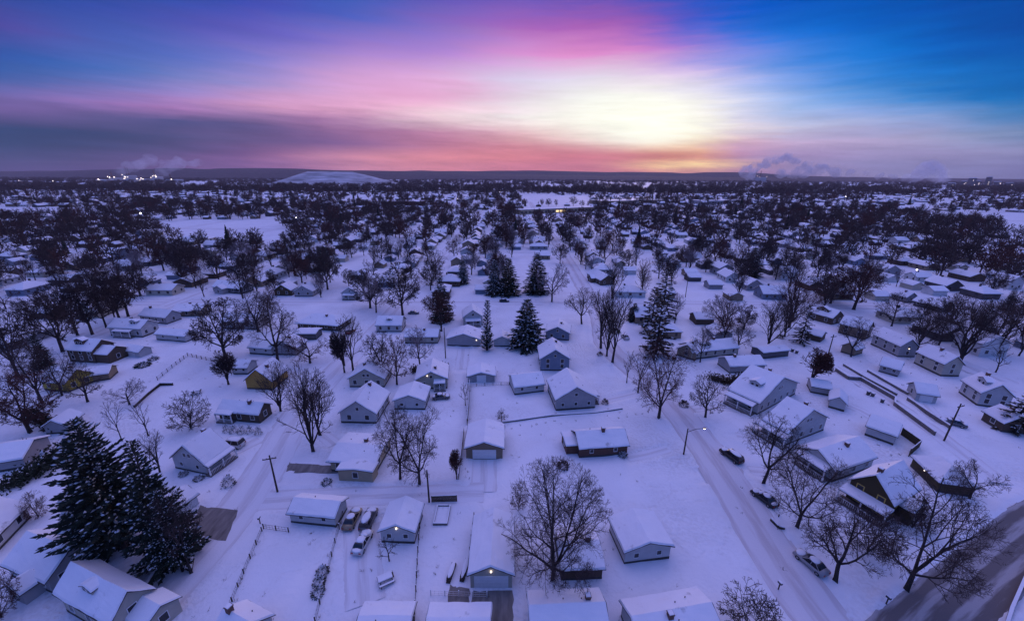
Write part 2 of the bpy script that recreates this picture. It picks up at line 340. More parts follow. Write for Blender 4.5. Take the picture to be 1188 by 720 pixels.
DRIVES = [('driveway', resample(px_line(q), 2), w, 'white') for q, w in [
    ([(562,533),(562,548),(561,570)], 4.6), ([(418,612),(421,650),(424,700)], 5.0), ([(345,488),(372,500),(388,515)], 2.8), ([(300,508),(275,520),(262,523)], 4.0),
    ([(406,378),(407,402),(408,425)], 3.2), ([(805,474),(840,470),(858,475)], 2.6), ([(855,505),(885,508),(905,512)], 2.4), ([(870,545),(915,550),(935,548)], 2.6),
    ([(985,470),(1000,476),(1020,488)], 3.0), ([(1090,488),(1078,476),(1072,468)], 3.0), ([(742,455),(712,462),(694,466)], 2.2), ([(538,404),(537,412),(535,428)], 4.0), ([(775,520),(748,528),(728,531)], 2.2)]]
# bare or cleared patches: quads given by their corners in the photo
def quad(*p): return np.array([at(*q) for q in p])
PATCH = [('driveway', quad((231,586),(276,592),(262,628),(219,618)), 'bare'), ('driveway', quad((547,685),(595,685),(596,735),(546,735)), 'bare'),
         ('patio', quad((521,678),(545,683),(544,706),(519,704)), 'bare'), ('gravel_bed', quad((335,536),(397,541),(397,549),(332,547)), 'bare')]
def dist_line(px, py, L):
    a, b = L[:-1], L[1:]; d = b - a; q = (d ** 2).sum(1); out = np.full(px.shape, 1e9)
    for i in range(len(a)):
        t = np.clip(((px - a[i, 0]) * d[i, 0] + (py - a[i, 1]) * d[i, 1]) / q[i], 0, 1)
        out = np.minimum(out, np.hypot(px - a[i, 0] - t * d[i, 0], py - a[i, 1] - t * d[i, 1]))
    return out
rng = np.random.default_rng(7)
def vnoise(x, y, s, seed):
    r = np.random.default_rng(seed); G = r.random((256, 256)); u, v = x / s, y / s
    i, j = np.floor(u).astype(int), np.floor(v).astype(int); f, g = u - i, v - j; f = f*f*(3-2*f); g = g*g*(3-2*g)
    a = G[i % 256, j % 256]; b = G[(i+1) % 256, j % 256]; c = G[i % 256, (j+1) % 256]; d = G[(i+1) % 256, (j+1) % 256]
    return (a*(1-f)+b*f)*(1-g) + (c*(1-f)+d*f)*g - .5
def geo(a, r, n, s):
    out = []; st = s
    for _ in range(n): a += st; st *= r; out.append(a)
    return out
pos = geo(150, 1.28, 32, 1.0); xs = np.array([-p for p in pos[::-1]] + list(np.arange(-150, 150.1, .75)) + pos)
ys = np.array([-p for p in geo(-14, 1.6, 10, 2)[::-1]] + list(np.arange(14, 150, .75)) + geo(149.5, 1.186, 42, 1.0))
gx, gy = np.meshgrid(xs, ys); fx, fy = gx.ravel(), gy.ravel()
hz = .22 * vnoise(fx, fy, 9, 1) + .14 * vnoise(fx, fy, 3.1, 2) + .07 * vnoise(fx, fy, 1.5, 3)
near = (np.abs(fx) < 180) & (fy > 5) & (fy < 200)
for nm, L, w, k in ROADS[:6] + DRIVES:
    m = near & (fx > L[:, 0].min() - 12) & (fx < L[:, 0].max() + 12)
    d = dist_line(fx[m], fy[m], L[::2] if len(L) > 60 else L); h = hz[m]
    edge = w / 2
    bank = (.34 if k in ('packed', 'dark') else .16) * np.exp(-((d - edge - .9) / .75) ** 2) * (1 + 1.2 * vnoise(fx[m], fy[m], 2.3, 5))
    h = h * np.clip((d - edge - .5) / 3, 0, 1) + bank
    hz[m] = np.where(hz[m] < -.09, hz[m], -.14 + (h + .14) * np.clip((d - edge + .3) / 1.3, 0, 1))
def in_quad(px, py, Q, grow=0.0):
    c = Q.mean(0); Qg = c + (Q - c) * (1 + grow); ins = np.ones(px.shape, bool); s = 0
    area = np.sum(Qg[:, 0] * np.roll(Qg[:, 1], -1) - np.roll(Qg[:, 0], -1) * Qg[:, 1]); sg = np.sign(area)
    for i in range(len(Qg)):
        a, b = Qg[i], Qg[(i + 1) % len(Qg)]; ins &= sg * ((b[0]-a[0])*(py-a[1]) - (b[1]-a[1])*(px-a[0])) > 0
    return ins
for nm, Q, k in PATCH: hz[in_quad(fx, fy, Q, .06)] = -.1
hz[~near] = np.where(hz[~near] < -.05, hz[~near], -.08)
gm = bpy.data.meshes.new('ground'); nx, ny = len(xs), len(ys)
ii = (np.arange(ny - 1)[:, None] * nx + np.arange(nx - 1)[None, :]).ravel()
gm.vertices.add(nx * ny); gm.vertices.foreach_set('co', np.c_[fx, fy, hz].ravel())
gm.loops.add(4 * len(ii)); gm.loops.foreach_set('vertex_index', np.c_[ii, ii + 1, ii + nx + 1, ii + nx].ravel())
gm.polygons.add(len(ii)); gm.polygons.foreach_set('loop_start', np.arange(len(ii)) * 4); gm.polygons.foreach_set('use_smooth', np.ones(len(ii), bool))
gm.update(calc_edges=True); gm.materials.append(GSNOW)
tag(link('ground', gm), kind='structure')

def road_mat(name, base, track, amt, lanes):
    m = mat(name, base, .8, 0, bump=.03, bscale=3); t = m.node_tree; p = t.nodes['Principled BSDF']; L = t.links.new
    uv = t.nodes.new('ShaderNodeUVMap'); uv.uv_map = 'UVMap'; s = t.nodes.new('ShaderNodeSeparateXYZ'); L(uv.outputs[0], s.inputs[0])
    mp = t.nodes.new('ShaderNodeMapping'); mp.inputs['Scale'].default_value = (9, .10, 1); L(uv.outputs[0], mp.inputs[0])
    nz = t.nodes.new('ShaderNodeTexNoise'); nz.inputs['Scale'].default_value = 1.5; nz.inputs['Detail'].default_value = 5; L(mp.outputs[0], nz.inputs['Vector'])
    wv = t.nodes.new('ShaderNodeMath'); wv.operation = 'SINE'; mu = t.nodes.new('ShaderNodeMath'); mu.operation = 'MULTIPLY_ADD'; mu.inputs[1].default_value = lanes * 6.283; L(s.outputs[0], mu.inputs[0]); mu.inputs[2].default_value = 1.2; L(mu.outputs[0], wv.inputs[0])
    ad = t.nodes.new('ShaderNodeMath'); ad.operation = 'MULTIPLY_ADD'; ad.inputs[1].default_value = .22; L(wv.outputs[0], ad.inputs[0]); L(nz.outputs[0], ad.inputs[2])
    mr = t.nodes.new('ShaderNodeMapRange'); mr.inputs[1].default_value = .42; mr.inputs[2].default_value = .72; mr.inputs[4].default_value = amt; L(ad.outputs[0], mr.inputs[0])
    mx = t.nodes.new('ShaderNodeMix'); mx.data_type = 'RGBA'; mx.inputs[6].default_value = (*base, 1); mx.inputs[7].default_value = (*track, 1); L(mr.outputs[0], mx.inputs[0]); L(mx.outputs[2], p.inputs['Base Color'])
    return m
RM = {'packed': road_mat('packed_snow_road', (.73, .72, .75), (.50, .45, .46), .62, 2), 'white': road_mat('snowed_road', (.78, .79, .83), (.60, .58, .60), .7, 2),
      'dark': road_mat('slushy_asphalt', (.15, .135, .13), (.42, .41, .42), .85, 3)}
BARE = mat('bare_paving', (.20, .185, .17), .85, .45, 1.4, .03, 9, stretch=(1, .25, 1))
def strip(name, L, w, m, z, kind='structure'):
    d = np.gradient(L, axis=0); d /= np.hypot(*d.T)[:, None]; n = np.c_[-d[:, 1], d[:, 0]]; K = 5
    u = np.linspace(-.5, .5, K); s = np.r_[0, np.cumsum(np.hypot(*np.diff(L, axis=0).T))]
    rr = random.Random(len(L)); vs = []
    for i in range(len(L)):
        for k in range(K):
            o = u[k] * w + (rr.uniform(-.25, .25) if k in (0, K - 1) else 0); vs.append((L[i, 0] - n[i, 0] * o, L[i, 1] - n[i, 1] * o, z))
    fs = [(i*K+k, i*K+k+1, (i+1)*K+k+1, (i+1)*K+k) for i in range(len(L)-1) for k in range(K-1)]
    me = bpy.data.meshes.new(name); me.from_pydata(vs, [], [f[::-1] for f in fs]); me.materials.append(m)
    ul = me.uv_layers.new(name='UVMap'); lv = np.empty(len(me.loops), int); me.loops.foreach_get('vertex_index', lv)
    uvs = np.c_[u[lv % K] + .5, s[lv // K]]; ul.data.foreach_set('uv', uvs.ravel()); me.update()
    # make sure it faces up
    if me.polygons[0].normal.z < 0: me.flip_normals()
    return tag(link(name, me), kind=kind)
for i, (nm, L, w, k) in enumerate(ROADS): strip(nm, L, w + 1.0, RM[k], -.03 + i * .0042)
for i, (nm, L, w, k) in enumerate(DRIVES): strip(nm, L, w + .6, RM[k], -.045 - i * .003)
def patch(name, Q, m, z=-.02):
    mb = MB(); n = 6
    P = [[(Q[0]*(1-a)+Q[1]*a)*(1-b) + (Q[3]*(1-a)+Q[2]*a)*b for a in np.linspace(0, 1, n)] for b in np.linspace(0, 1, n)]
    r = random.Random(n); vs = [(P[j][i][0] + r.uniform(-.2, .2), P[j][i][1] + r.uniform(-.2, .2), z) for j in range(n) for i in range(n)]
    mb.add(vs, [(j*n+i, (j+1)*n+i, (j+1)*n+i+1, j*n+i+1) for j in range(n-1) for i in range(n-1)])
    o = mb.build(name, m)
    if o.data.polygons[0].normal.z < 0: o.data.flip_normals()
    return tag(o, kind='structure')
for nm, Q, k in PATCH: patch(nm, Q, BARE)

# far ridge, the white mound and the low hills on the horizon
WOODHILL = mat('wooded_hill', (.055, .045, .050), .95, .5, .02)
MOUNDM = mat('mound_snow', (.40, .40, .42), .75, .7, .010, stretch=(1, 1, 9))
def ridge(name, y0, x0, x1, hts, depth, m, seed):
    n = 160; xs_ = np.linspace(x0, x1, n); prof = np.interp(np.linspace(0, 1, n), np.linspace(0, 1, len(hts)), hts)
    prof = prof * (1 + .35 * vnoise(xs_, xs_ * 0, (x1-x0) / 14, seed) + .15 * vnoise(xs_, xs_ * 0, (x1-x0) / 60, seed + 1))
    J = [(0, -.05), (.25, .55), (.5, 1), (.8, .7), (1, -.05)]
    vs = [(xs_[i] * (1 + .00 * a), y0 + depth * a + 200 * math.sin(i * .11), max(prof[i] * b, -2)) for a, b in J for i in range(n)]
    mb = MB(); mb.add(vs, [(j*n+i, j*n+i+1, (j+1)*n+i+1, (j+1)*n+i) for j in range(4) for i in range(n-1)])
    return tag(mb.build(name, m, smooth=True), kind='structure')
ridge('hills', 4700, -8200, 8200, [62, 68, 72, 90, 112, 108, 95, 85, 78, 66, 56, 44, 38, 28, 20, 15, 15], 1500, WOODHILL, 11)
ridge('hills', 6300, -9500, 9500, [70, 85, 100, 125, 145, 132, 125, 118, 120, 130, 118, 92, 62, 48, 34, 26], 1600, WOODHILL, 21)
def mound(cx, cy, rx, ry, h):
    nu, nv = 56, 14; vs = []
    for j in range(nv + 1):
        t = j / nv
        for i in range(nu):
            a = 2*math.pi*i/nu; k = 1 + .06*math.sin(3*a+1) + .05*math.sin(5*a)
            z = h * min(1, 1.25 * (math.cos(min(t, 1) * math.pi) * .5 + .5)) ** 1.0 * (1 + .03 * math.sin(a*7 + t*9))
            vs.append((cx + rx*k*t*math.cos(a), cy + ry*k*t*math.sin(a), z - .2))
    mb = MB(); mb.add(vs, [(j*nu+i, (j+1)*nu+i, (j+1)*nu+(i+1)%nu, j*nu+(i+1)%nu) for j in range(nv) for i in range(nu)])
    return tag(mb.build('hill', MOUNDM, smooth=True), kind='structure')
hx, hy = at(384, 216); mound(hx * 1.12, hy * 1.12, hy * .215, hy * .12, 66)

# ------------------------------------------------------------------ houses
def roof_mesh(Wd, Ld, rise, over, hip=0.0, t0=.10, t1=.30):
    """snow-laden roof in the ridge frame: ridge along y from 0 to Ld, width Wd across x; z=0 at the wall head"""
    s = rise / (Wd / 2); mb = MB()
    def slab(za, zb, o, oy, m, puff=0):
        ez = -s * o                                        # eave drop
        hi = hip * Wd / 2
        E = [(-Wd/2-o, -oy), (Wd/2+o, -oy), (Wd/2+o, Ld+oy), (-Wd/2-o, Ld+oy)]; Rg = [(0, -oy + hi), (0, Ld + oy - hi)]
        bot = [(x, y, ez + za) for x, y in E] + [(x, y, rise + za) for x, y in Rg]
        q = puff
        Et = [(-Wd/2-o+q, -oy+q), (Wd/2+o-q, -oy+q), (Wd/2+o-q, Ld+oy-q), (-Wd/2-o+q, Ld+oy-q)]; Rt = [(0, -oy + hi + q), (0, Ld + oy - hi - q)]
        top = [(x, y, ez + zb + q * s) for x, y in Et] + [(x, y, rise + zb - q * .3) for x, y in Rt]
        mb.add(bot + top, [(3,5,4,0),(2,1,4,5),(0,4,1),(3,2,5)] if hip else [(3,5,4,0),(2,1,4,5)], m)
        B = len(bot); b0 = len(mb.v) - 12
        fs = [(6,10,11,9),(7,8,11,10)]
        if hip: fs += [(6,7,10),(8,9,11),(0,1,7,6),(1,2,8,7),(2,3,9,8),(3,0,6,9)]
        else: fs += [(0,4,10,6),(4,1,7,10),(1,2,8,7),(2,5,11,8),(5,3,9,11),(3,0,6,9)]
        mb.f += [tuple(b0 + i for i in f) for f in fs]; mb.m += [m] * len(fs)
    slab(0.0, t0, over, over * .8, 0)
    slab(t0 + .005, t1, over - .03, over * .8 - .03, 1, .13)
    return mb
def drift(me, seed):
    """make the snow layer lumpy with a wavering edge"""
    bm = bmesh.new(); bm.from_mesh(me); ed_ = list({e for f in bm.faces if f.material_index == 1 for e in f.edges})
    bmesh.ops.subdivide_edges(bm, edges=ed_, cuts=7, use_grid_fill=True); vs = {v for f in bm.faces if f.material_index == 1 for v in f.verts}
    from mathutils import noise
    for v in vs:
        q = v.co * .55 + Vector((seed * 3.1, 0, 0)); d = noise.noise_vector(q) + .5 * noise.noise_vector(q * 2.7); v.co += Vector((d.x * .07, d.y * .07, d.z * .085 - .01))
    bm.to_mesh(me); bm.free(); me.update()

def window_meshes(w, h, lit=False, fm=None):
    a = MB(); e = .07 if not fm else .13; y0, y1 = -.07, .02
    a.box(-w/2-e, y0, -h/2-e, -w/2, y1, h/2+e); a.box(w/2, y0, -h/2-e, w/2+e, y1, h/2+e); a.box(-w/2, y0, h/2, w/2, y1, h/2+e); a.box(-w/2-.04, y0-.06, -h/2-e, w/2+.04, y1, -h/2)
    b = MB(); b.box(-w/2+.001, -.03, -h/2+.001, w/2-.001, .015, h/2-.001)
    return a.mesh('window', fm or TRIM), b.mesh('pane', LITWIN if lit else GLASS)
WM = {'n': window_meshes(.95, 1.25), 'w': window_meshes(1.7, 1.3), 's': window_meshes(.7, .8), 'l': window_meshes(.95, 1.25, True), 't': window_meshes(.6, 1.3), 'y': window_meshes(.9, 1.3, False, mat('yellow_trim', (.62, .45, .12), .6, .1))}
DOORM = None
def door_meshes():
    a = MB(); a.box(-.5, -.05, 0, .5, .02, 2.1); a.box(-.34, -.065, .3, .34, -.05, .95); a.box(-.34, -.065, 1.15, .34, -.05, 1.9)
    h = MB(); h.box(.36, -.11, .98, .44, -.05, 1.06); return a.mesh('door', mat('door_paint', (.10, .06, .05), .6, .1)), h.mesh('handle', METAL)
DOORM = door_meshes()
def garage_door_mesh(w, h):
    a = MB(); n = 4
    for i in range(n): a.box(-w/2, -.06, h*i/n + .012, w/2, .02, h*(i+1)/n - .012)
    a.box(-w/2, -.03, 0.01, w/2, .015, h - .005)
    for k in range(int(w / .8)):
        x = -w/2 + .4 + k*.8; a.box(x - .25, -.075, h*.8, x + .25, -.058, h*.93, 1) if False else None
    return a.mesh('garage_door', TRIM)
GD = {w: garage_door_mesh(w, 2.2) for w in (2.6, 4.8)}
def lamp_mesh():
    a = MB(); a.blob((0, -.16, 0), (.14, .14, .14), 3, 0, 8, 5, 0); return a.mesh('lamp', LAMP)
LAMPM = lamp_mesh()
FOUND = mat('foundation_and_shade', (.07, .065, .06), .9, .25, 3)  # dark wall foot: snow-free strip and foundation, contact shade put into the colour
HOUSES = []          # (centre, radius, x, y) used to keep scattered things clear
def place_wall(root, me, name, W_, L_, side, u, z, sub=None):
    """put mesh ME on wall SIDE (f, r, b, l) at run u along the wall"""
    x, y, rz = {'f': (u, 0, 0), 'r': (W_/2, L_/2 + u, math.pi/2), 'b': (-u, L_, math.pi), 'l': (-W_/2, L_/2 - u, -math.pi/2)}[side]
    o = link(name, me, root, (x, y, z), rz)
    if sub: link(sub[0], sub[1], o)
    return o
def house(label, A, B, L, t='g', hw=2.7, rise=None, col='white', e=0, win='auto', lamp=None, chim=None, dorm=None, porch=None, gd=None, over=.45, name='house', cat='house', group='houses of the snowy neighbourhood', hip=0, vents=2, door=None, wing=None, snow=.30, twin='n', attic=None):
    """A, B: photo pixels of the near wall's two lower corners (of its eave when e=1); L: depth in metres; t: g gable / e eaves towards us"""
    rr_ = abs((A[0] + B[0]) / 2 - 594) / 594; L *= .93 - .30 * rr_; hw *= 1 - .12 * rr_
    z = hw if e else 0.0; a, b = at(*A, z), at(*B, z); W_ = float(np.hypot(*(b - a))); ang = math.atan2(*(b - a)[::-1]); c = (a + b) / 2
    root = thing(name, label, cat, (c[0], c[1], 0), ang, group)
    n = np.array([-math.sin(ang), math.cos(ang)]); ctr = c + n * L / 2; HOUSES.append((ctr[0], ctr[1], math.hypot(W_, L) / 2))
    Wd, Ld = (W_, L) if t == 'g' else (L, W_)
    if rise is None: rise = Wd / 2 * .62
    rf = Matrix.Identity(4) if t == 'g' else Matrix.Translation((W_/2, L/2, 0)) @ Matrix.Rotation(math.pi/2, 4, 'Z')
    # ridge frame: x across, y along the ridge
    mb = MB(); f0 = -.35
    x = Wd / 2
    if hip: mb.box(-x, 0, f0, x, Ld, hw)
    else: mb.prism([(-x, f0), (x, f0), (x, hw), (0, hw + rise), (-x, hw)], 0, Ld)
    me = mb.mesh('wall', [COLS[col]]); me.transform(rf); link('wall', me, root)
    k = MB(); e_ = .025; Z1 = .42
    k.box(-W_/2-e_, -e_, -.34, W_/2+e_, .02, Z1); k.box(-W_/2-e_, L-.02, -.34, W_/2+e_, L+e_, Z1); k.box(-W_/2-e_, .02, -.34, -W_/2+.02, L-.02, Z1); k.box(W_/2-.02, .02, -.34, W_/2+e_, L-.02, Z1)
    if not gd: k.build('foundation', FOUND, root)
    rm = roof_mesh(Wd, Ld, rise, over, hip, .1, .1 + snow).mesh('roof', [SHING, SNOWR]); drift(rm, len(label)); rm.transform(rf)
    roof = link('roof', rm, root, (0, 0, hw + .01))
    s = rise / (Wd / 2); rg = random.Random(label)
    def on_roof(u, v):      # u across (-1..1 of half width), v along (0..1) -> local point on roof top
        p = rf @ Vector((u * Wd / 2, v * Ld, 0)); return Vector((p.x, p.y, rise * (1 - abs(u))))
    if not chim and name == 'house' and rg.random() < .65: chim = (rg.choice((-.25, .25, 0)), rg.uniform(.2, .8))
    if chim:
        u, v = chim; p = on_roof(u, v); k = MB(); k.box(-.32, -.32, -.5, .32, .32, .95, 0); k.box(-.38, -.38, .95, .38, .38, 1.05, 0); k.box(-.3, -.3, 1.05, .3, .3, 1.17, 1)
        k.build('chimney', [CONC, SNOWR], roof, loc=p)
    for q in range(vents):
        p = on_roof(rg.choice((-1, 1)) * rg.uniform(.25, .6), rg.uniform(.2, .8)); k = MB(); k.tube([(0,0,-.1),(0,0,.55)], .07, 6); k.build('vent_pipe', METAL, roof, loc=p)
    if dorm:
        # on the slope with sign u, at run v: gabled dormer facing outward
        u, v, dw, dh = dorm; p = rf @ Vector((u * Wd / 2 * .62, v * Ld, 0)); sgn = 1 if u > 0 else -1
        dl = Wd / 2 * .55; k = MB(); k.prism([(-dw/2, -.6), (dw/2, -.6), (dw/2, dh), (0, dh + dw*.22), (-dw/2, dh)], 0, dl)
        dirx = rf.to_3x3() @ Vector((sgn, 0, 0)); rz = math.atan2(dirx.y, dirx.x) + math.pi/2
        d = k.build('dormer', [COLS[col]], root, loc=(p.x, p.y, hw + rise * .38), rz=rz)
        roof_mesh(dw, dl, dw*.22, .22, 0, .08, .26).build('dormer_roof', [SHING, SNOWR], d, loc=(0, 0, dh + .01))
        for uu in ([0] if dw < 2 else [-dw*.22, dw*.22]): link('dormer_window', WM['s'][0], d, (uu, 0, dh*.5)); link('dormer_pane', WM['s'][1], d, (uu, 0, dh*.5))
    def row(side, run, zc, k, n_):
        for i in range(n_):
            u = (i + .5) / n_ * run - run / 2; w_, p_ = WM['l' if (rg.random() < .0) else k]; place_wall(root, w_, 'window', W_, L, side, u, zc, ('pane', p_))
    if win == 'auto':
        two = hw > 3.75
        for side, run in (('f', W_), ('r', L), ('l', L)):
            n_ = max(1, int(run / 2.9))
            if gd and side == 'f': n_ = 0
            row(side, run, 1.55, twin, n_)
            if two: row(side, run, min(4.2, hw - .75), twin, n_)
            if side == 'f' and t == 'g' and rise > 1.6 and not gd: row(side, 2.2 if rise > 2.3 else 1, hw + rise * .33, 's', attic or (2 if rise > 3.2 else 1))
    elif win == 'few':
        row('f', W_, 1.5, 's', 2)
    if gd:
        place_wall(root, GD[gd], 'garage_door', W_, L, 'f', 0, .02)
    if door:
        side, u = door; d = place_wall(root, DOORM[0], 'door', W_, L, side, u, .15); link('handle', DOORM[1], d)
        k = MB(); k.box(-.8, -1.1, -.4, .8, 0, .12, 0); k.box(-.75, -1.05, .12, .75, -.02, .26, 1); place_wall(root, k.mesh('step', [GREYWOOD, SNOWR]), 'step', W_, L, side, u, 0)
    if lamp:
        side, u, zl = lamp; place_wall(root, LAMPM, 'lamp', W_, L, side, u, zl)
    if porch:
        side, u, pw, pd, ph = porch
        k = MB(); k.add([(-pw/2, .0, ph+.35), (pw/2, .0, ph+.35), (pw/2, -pd, ph), (-pw/2, -pd, ph), (-pw/2, 0, ph+.45), (pw/2, 0, ph+.45), (pw/2, -pd, ph+.1), (-pw/2, -pd, ph+.1)],
                [(0,1,2,3),(4,7,6,5),(3,2,6,7),(0,3,7,4),(2,1,5,6)], 0)
        k.add([(-pw/2+.04, .0, ph+.455), (pw/2-.04, .0, ph+.455), (pw/2-.04, -pd+.04, ph+.105), (-pw/2+.04, -pd+.04, ph+.105), (-pw/2+.1, 0, ph+.72), (pw/2-.1, 0, ph+.72), (pw/2-.1, -pd+.12, ph+.34), (-pw/2+.1, -pd+.12, ph+.34)],
                [(4,7,6,5),(3,2,6,7),(0,3,7,4),(2,1,5,6)], 1)
        pr = place_wall(root, k.mesh('porch_roof', [SHING, SNOWR]), 'porch_roof', W_, L, side, u, 0)
        k = MB(); k.box(-pw/2, -pd, -.4, pw/2, 0, .35, 0); place_wall(root, k.mesh('porch_floor', [GREYWOOD]), 'porch_floor', W_, L, side, u, 0)
        for i in range(3):
            k = MB(); xx = -pw/2 + .15 + i * (pw - .3) / 2; k.box(xx - .09, -pd + .05, .35, xx + .09, -pd + .23, ph + .01); place_wall(root, k.mesh('post', [TRIM]), 'post', W_, L, side, u, 0)
        k = MB(); k.box(-pw/2 + .25, -pd + .1, 1.15, pw/2 - .25, -pd + .16, 1.25); 
        for i in range(int(pw / .3)): k.box(-pw/2 + .3 + i*.3, -pd + .11, .35, -pw/2 + .36 + i*.3, -pd + .15, 1.15)
        place_wall(root, k.mesh('railing', [TRIM]), 'railing', W_, L, side, u, 0)
    if wing:
        # low wing: (side, u, width along the wall, depth out, wall height, flat or gable, colour)
        side, u, ww, wd, wh, wk, wc = wing
        k = MB(); rr = .35 if wk == 'flat' else ww * .28
        k.prism([(-ww/2, f0), (ww/2, f0), (ww/2, wh), (0, wh + rr), (-ww/2, wh)], -wd, 0)
        wo = place_wall(root, k.mesh('wing', [COLS[wc]]), 'wing', W_, L, side, u, 0)
        wr = roof_mesh(ww, wd, rr, .35, 0, .1, .34).mesh('wing_roof', [SHING, SNOWR]); link('wing_roof', wr, wo, (0, -wd, wh + .01))
        w_, p_ = WM['n']; q = link('wing_window', w_, wo, (0, -wd, 1.5)); link('wing_pane', p_, wo, (0, -wd, 1.5))
    return root
# ------------------------------------------------------------------ trees
def batch_tubes(items, name, material):
    """items: list of (points (N,3), radii (N,)), grouped by N; one mesh of 3- to 6-sided tubes"""
    groups = {}
    for P, r in items:
        sides = 7 if r[0] > .25 else 5 if r[0] > .1 else 3
        groups.setdefault((len(P), sides), []).append((P, r))
    V, F, off = [], [], 0
    for (n, s), it in groups.items():
        P = np.array([p for p, _ in it]); r = np.array([q for _, q in it]); B = len(it)
        d = np.empty_like(P); d[:, 1:-1] = P[:, 2:] - P[:, :-2]; d[:, 0] = P[:, 1] - P[:, 0]; d[:, -1] = P[:, -1] - P[:, -2]
        d /= np.linalg.norm(d, axis=2, keepdims=True) + 1e-9
        ref = np.where(np.abs(d[..., 2:3]) > .9, [1., 0, 0], [0, 0, 1.]); a = np.cross(d, ref); a /= np.linalg.norm(a, axis=2, keepdims=True) + 1e-9; b = np.cross(d, a)
        th = 2 * np.pi * np.arange(s) / s
        ring = P[:, :, None] + (a[:, :, None] * np.cos(th)[:, None] + b[:, :, None] * np.sin(th)[:, None]) * r[:, :, None, None]
        V.append(ring.reshape(-1, 3))
        bi = (np.arange(B) * n * s)[:, None, None]; i = (np.arange(n - 1) * s)[None, :, None]; k = np.arange(s)[None, None, :]; k2 = (k + 1) % s
        F.append(np.stack([bi + i + k, bi + i + k2, bi + i + s + k2, bi + i + s + k], -1).reshape(-1, 4) + off); off += B * n * s
    V = np.concatenate(V); F = np.concatenate(F)
    me = bpy.data.meshes.new(name); me.vertices.add(len(V)); me.vertices.foreach_set('co', V.ravel())
    me.loops.add(F.size); me.loops.foreach_set('vertex_index', F.ravel()); me.polygons.add(len(F)); me.polygons.foreach_set('loop_start', np.arange(len(F)) * 4)
    me.update(calc_edges=True); me.materials.append(material); return me
def unit(v): return v / (np.linalg.norm(v) + 1e-9)
def gen_tree(seed, trunk=.2, limbs=5, kids=(7, 6, 5), tilt=(8, 58), rxy=.46, rz=.46, zc=.58, r0=.026, twig=.0014, up=.05, side=(38, 62), lens=(.52, .52, .5), lean=0.0):
    """unit-height bare tree grown to fill an egg-shaped crown; returns bole-and-limb items and crown items"""
    g = np.random.default_rng(seed); T, C = [], []; cen = np.array([lean * .5, 0, zc]); sc = np.array([rxy, rxy, rz])
    def reach(p, d):
        q = (p - cen) / sc; e = d / sc; A = e @ e; B = q @ e; D = B * B - A * (q @ q - 1)
        if D <= 0: return .0
        return max((-B + math.sqrt(D)) / A, 0)
    def grow(p, d, L, r, n, wob, upw):
        pts = [p]; q = p; dd = d.copy()
        for i in range(n - 1):
            dd = unit(dd + g.normal(0, wob, 3) + np.array([0, 0, upw])); q = q + dd * L / (n - 1); pts.append(q)
        return np.array(pts), dd
    def branch(p, d, L, r, lev):
        n = 7 if lev == 1 else 5 if lev == 2 else 4 if lev == 3 else 3
        pts, dd = grow(p, d, L, r, n, (.10, .12, .15, .18, .2)[min(lev, 4)], up * (1.0 if lev < 3 else .6)); re = max(r * .28, twig * .7); rr = r + (re - r) * np.linspace(0, 1, n) ** .8
        (T if lev == 1 else C).append((pts, rr))
        if lev > len(kids): return
        K = kids[lev - 1]
        for k in range(K):
            t = .22 + .78 * (k + g.random()) / K; f = min(t, .999) * (n - 1); i = int(f); pp = pts[i] + (pts[i + 1] - pts[i]) * (f - i); dv = unit(pts[i + 1] - pts[i])
            o = unit(np.cross(dv, [0, 0, 1] if abs(dv[2]) < .95 else [1, 0, 0])); o2 = np.cross(dv, o); az = k * 2.4 + g.uniform(-.6, .6) + lev
            A = R(g.uniform(*side)) * (1 - .25 * t); nd = unit(dv * math.cos(A) + (o * math.cos(az) + o2 * math.sin(az)) * math.sin(A)); 
            Lc = min(L * lens[min(lev - 1, len(lens) - 1)] * g.uniform(.65, 1.25) * (1.2 - .5 * t), reach(pp, nd) * g.uniform(.85, 1.1) + .01)
            if Lc > .012: branch(pp, nd, Lc, max(rr[i] * .62, twig), lev + 1)
    P, dd = grow(np.array([0, 0, -.03]), unit(np.array([lean, 0, 1.])), trunk + .03, r0, 5, .03, .03); T.append((P, r0 * np.array([1.5, 1.12, 1, .95, .9])))
    for k in range(limbs):
        ti = R(tilt[0] + (tilt[1] - tilt[0]) * ((k + .3 * g.random()) / max(1, limbs - 1)) ** .8); az = k * 2.4 + g.uniform(-.35, .35) + seed
        nd = unit(np.array([math.sin(ti) * math.cos(az), math.sin(ti) * math.sin(az), math.cos(ti)])); pp = P[-1] if k < 3 else P[-1] + (P[-2] - P[-1]) * g.random() * .9
        branch(pp, nd, reach(pp, nd) * g.uniform(.78, .95), r0 * (.80 if k < 2 else .62) * (1.0 if limbs < 5 else .85), 1)
    return T, C
TREES = {}
def tree_kind(key, mats=(TWIG,), **k):
    T, C = gen_tree(**k); TREES[key] = (batch_tubes(T, 'trunk', BARK), batch_tubes(C, 'crown', mats[0]))
tree_kind('hero', seed=3, trunk=.14, limbs=8, kids=(9, 8, 6, 4), tilt=(6, 78), rxy=.60, rz=.50, zc=.53, r0=.027, twig=.0010, up=.04)
tree_kind('big', seed=5, trunk=.18, limbs=5, kids=(8, 7, 6, 3), tilt=(8, 66), rxy=.50, rz=.47, zc=.55, r0=.023, twig=.0012, up=.05)
tree_kind('big2', seed=8, trunk=.24, limbs=4, kids=(8, 7, 6, 3), tilt=(14, 60), rxy=.44, rz=.45, zc=.57, r0=.023, twig=.0012, up=.05)
tree_kind('vase', seed=11, trunk=.10, limbs=7, kids=(7, 6, 5), tilt=(5, 30), rxy=.33, rz=.52, zc=.60, r0=.024, twig=.0015, up=.07, side=(22, 42))
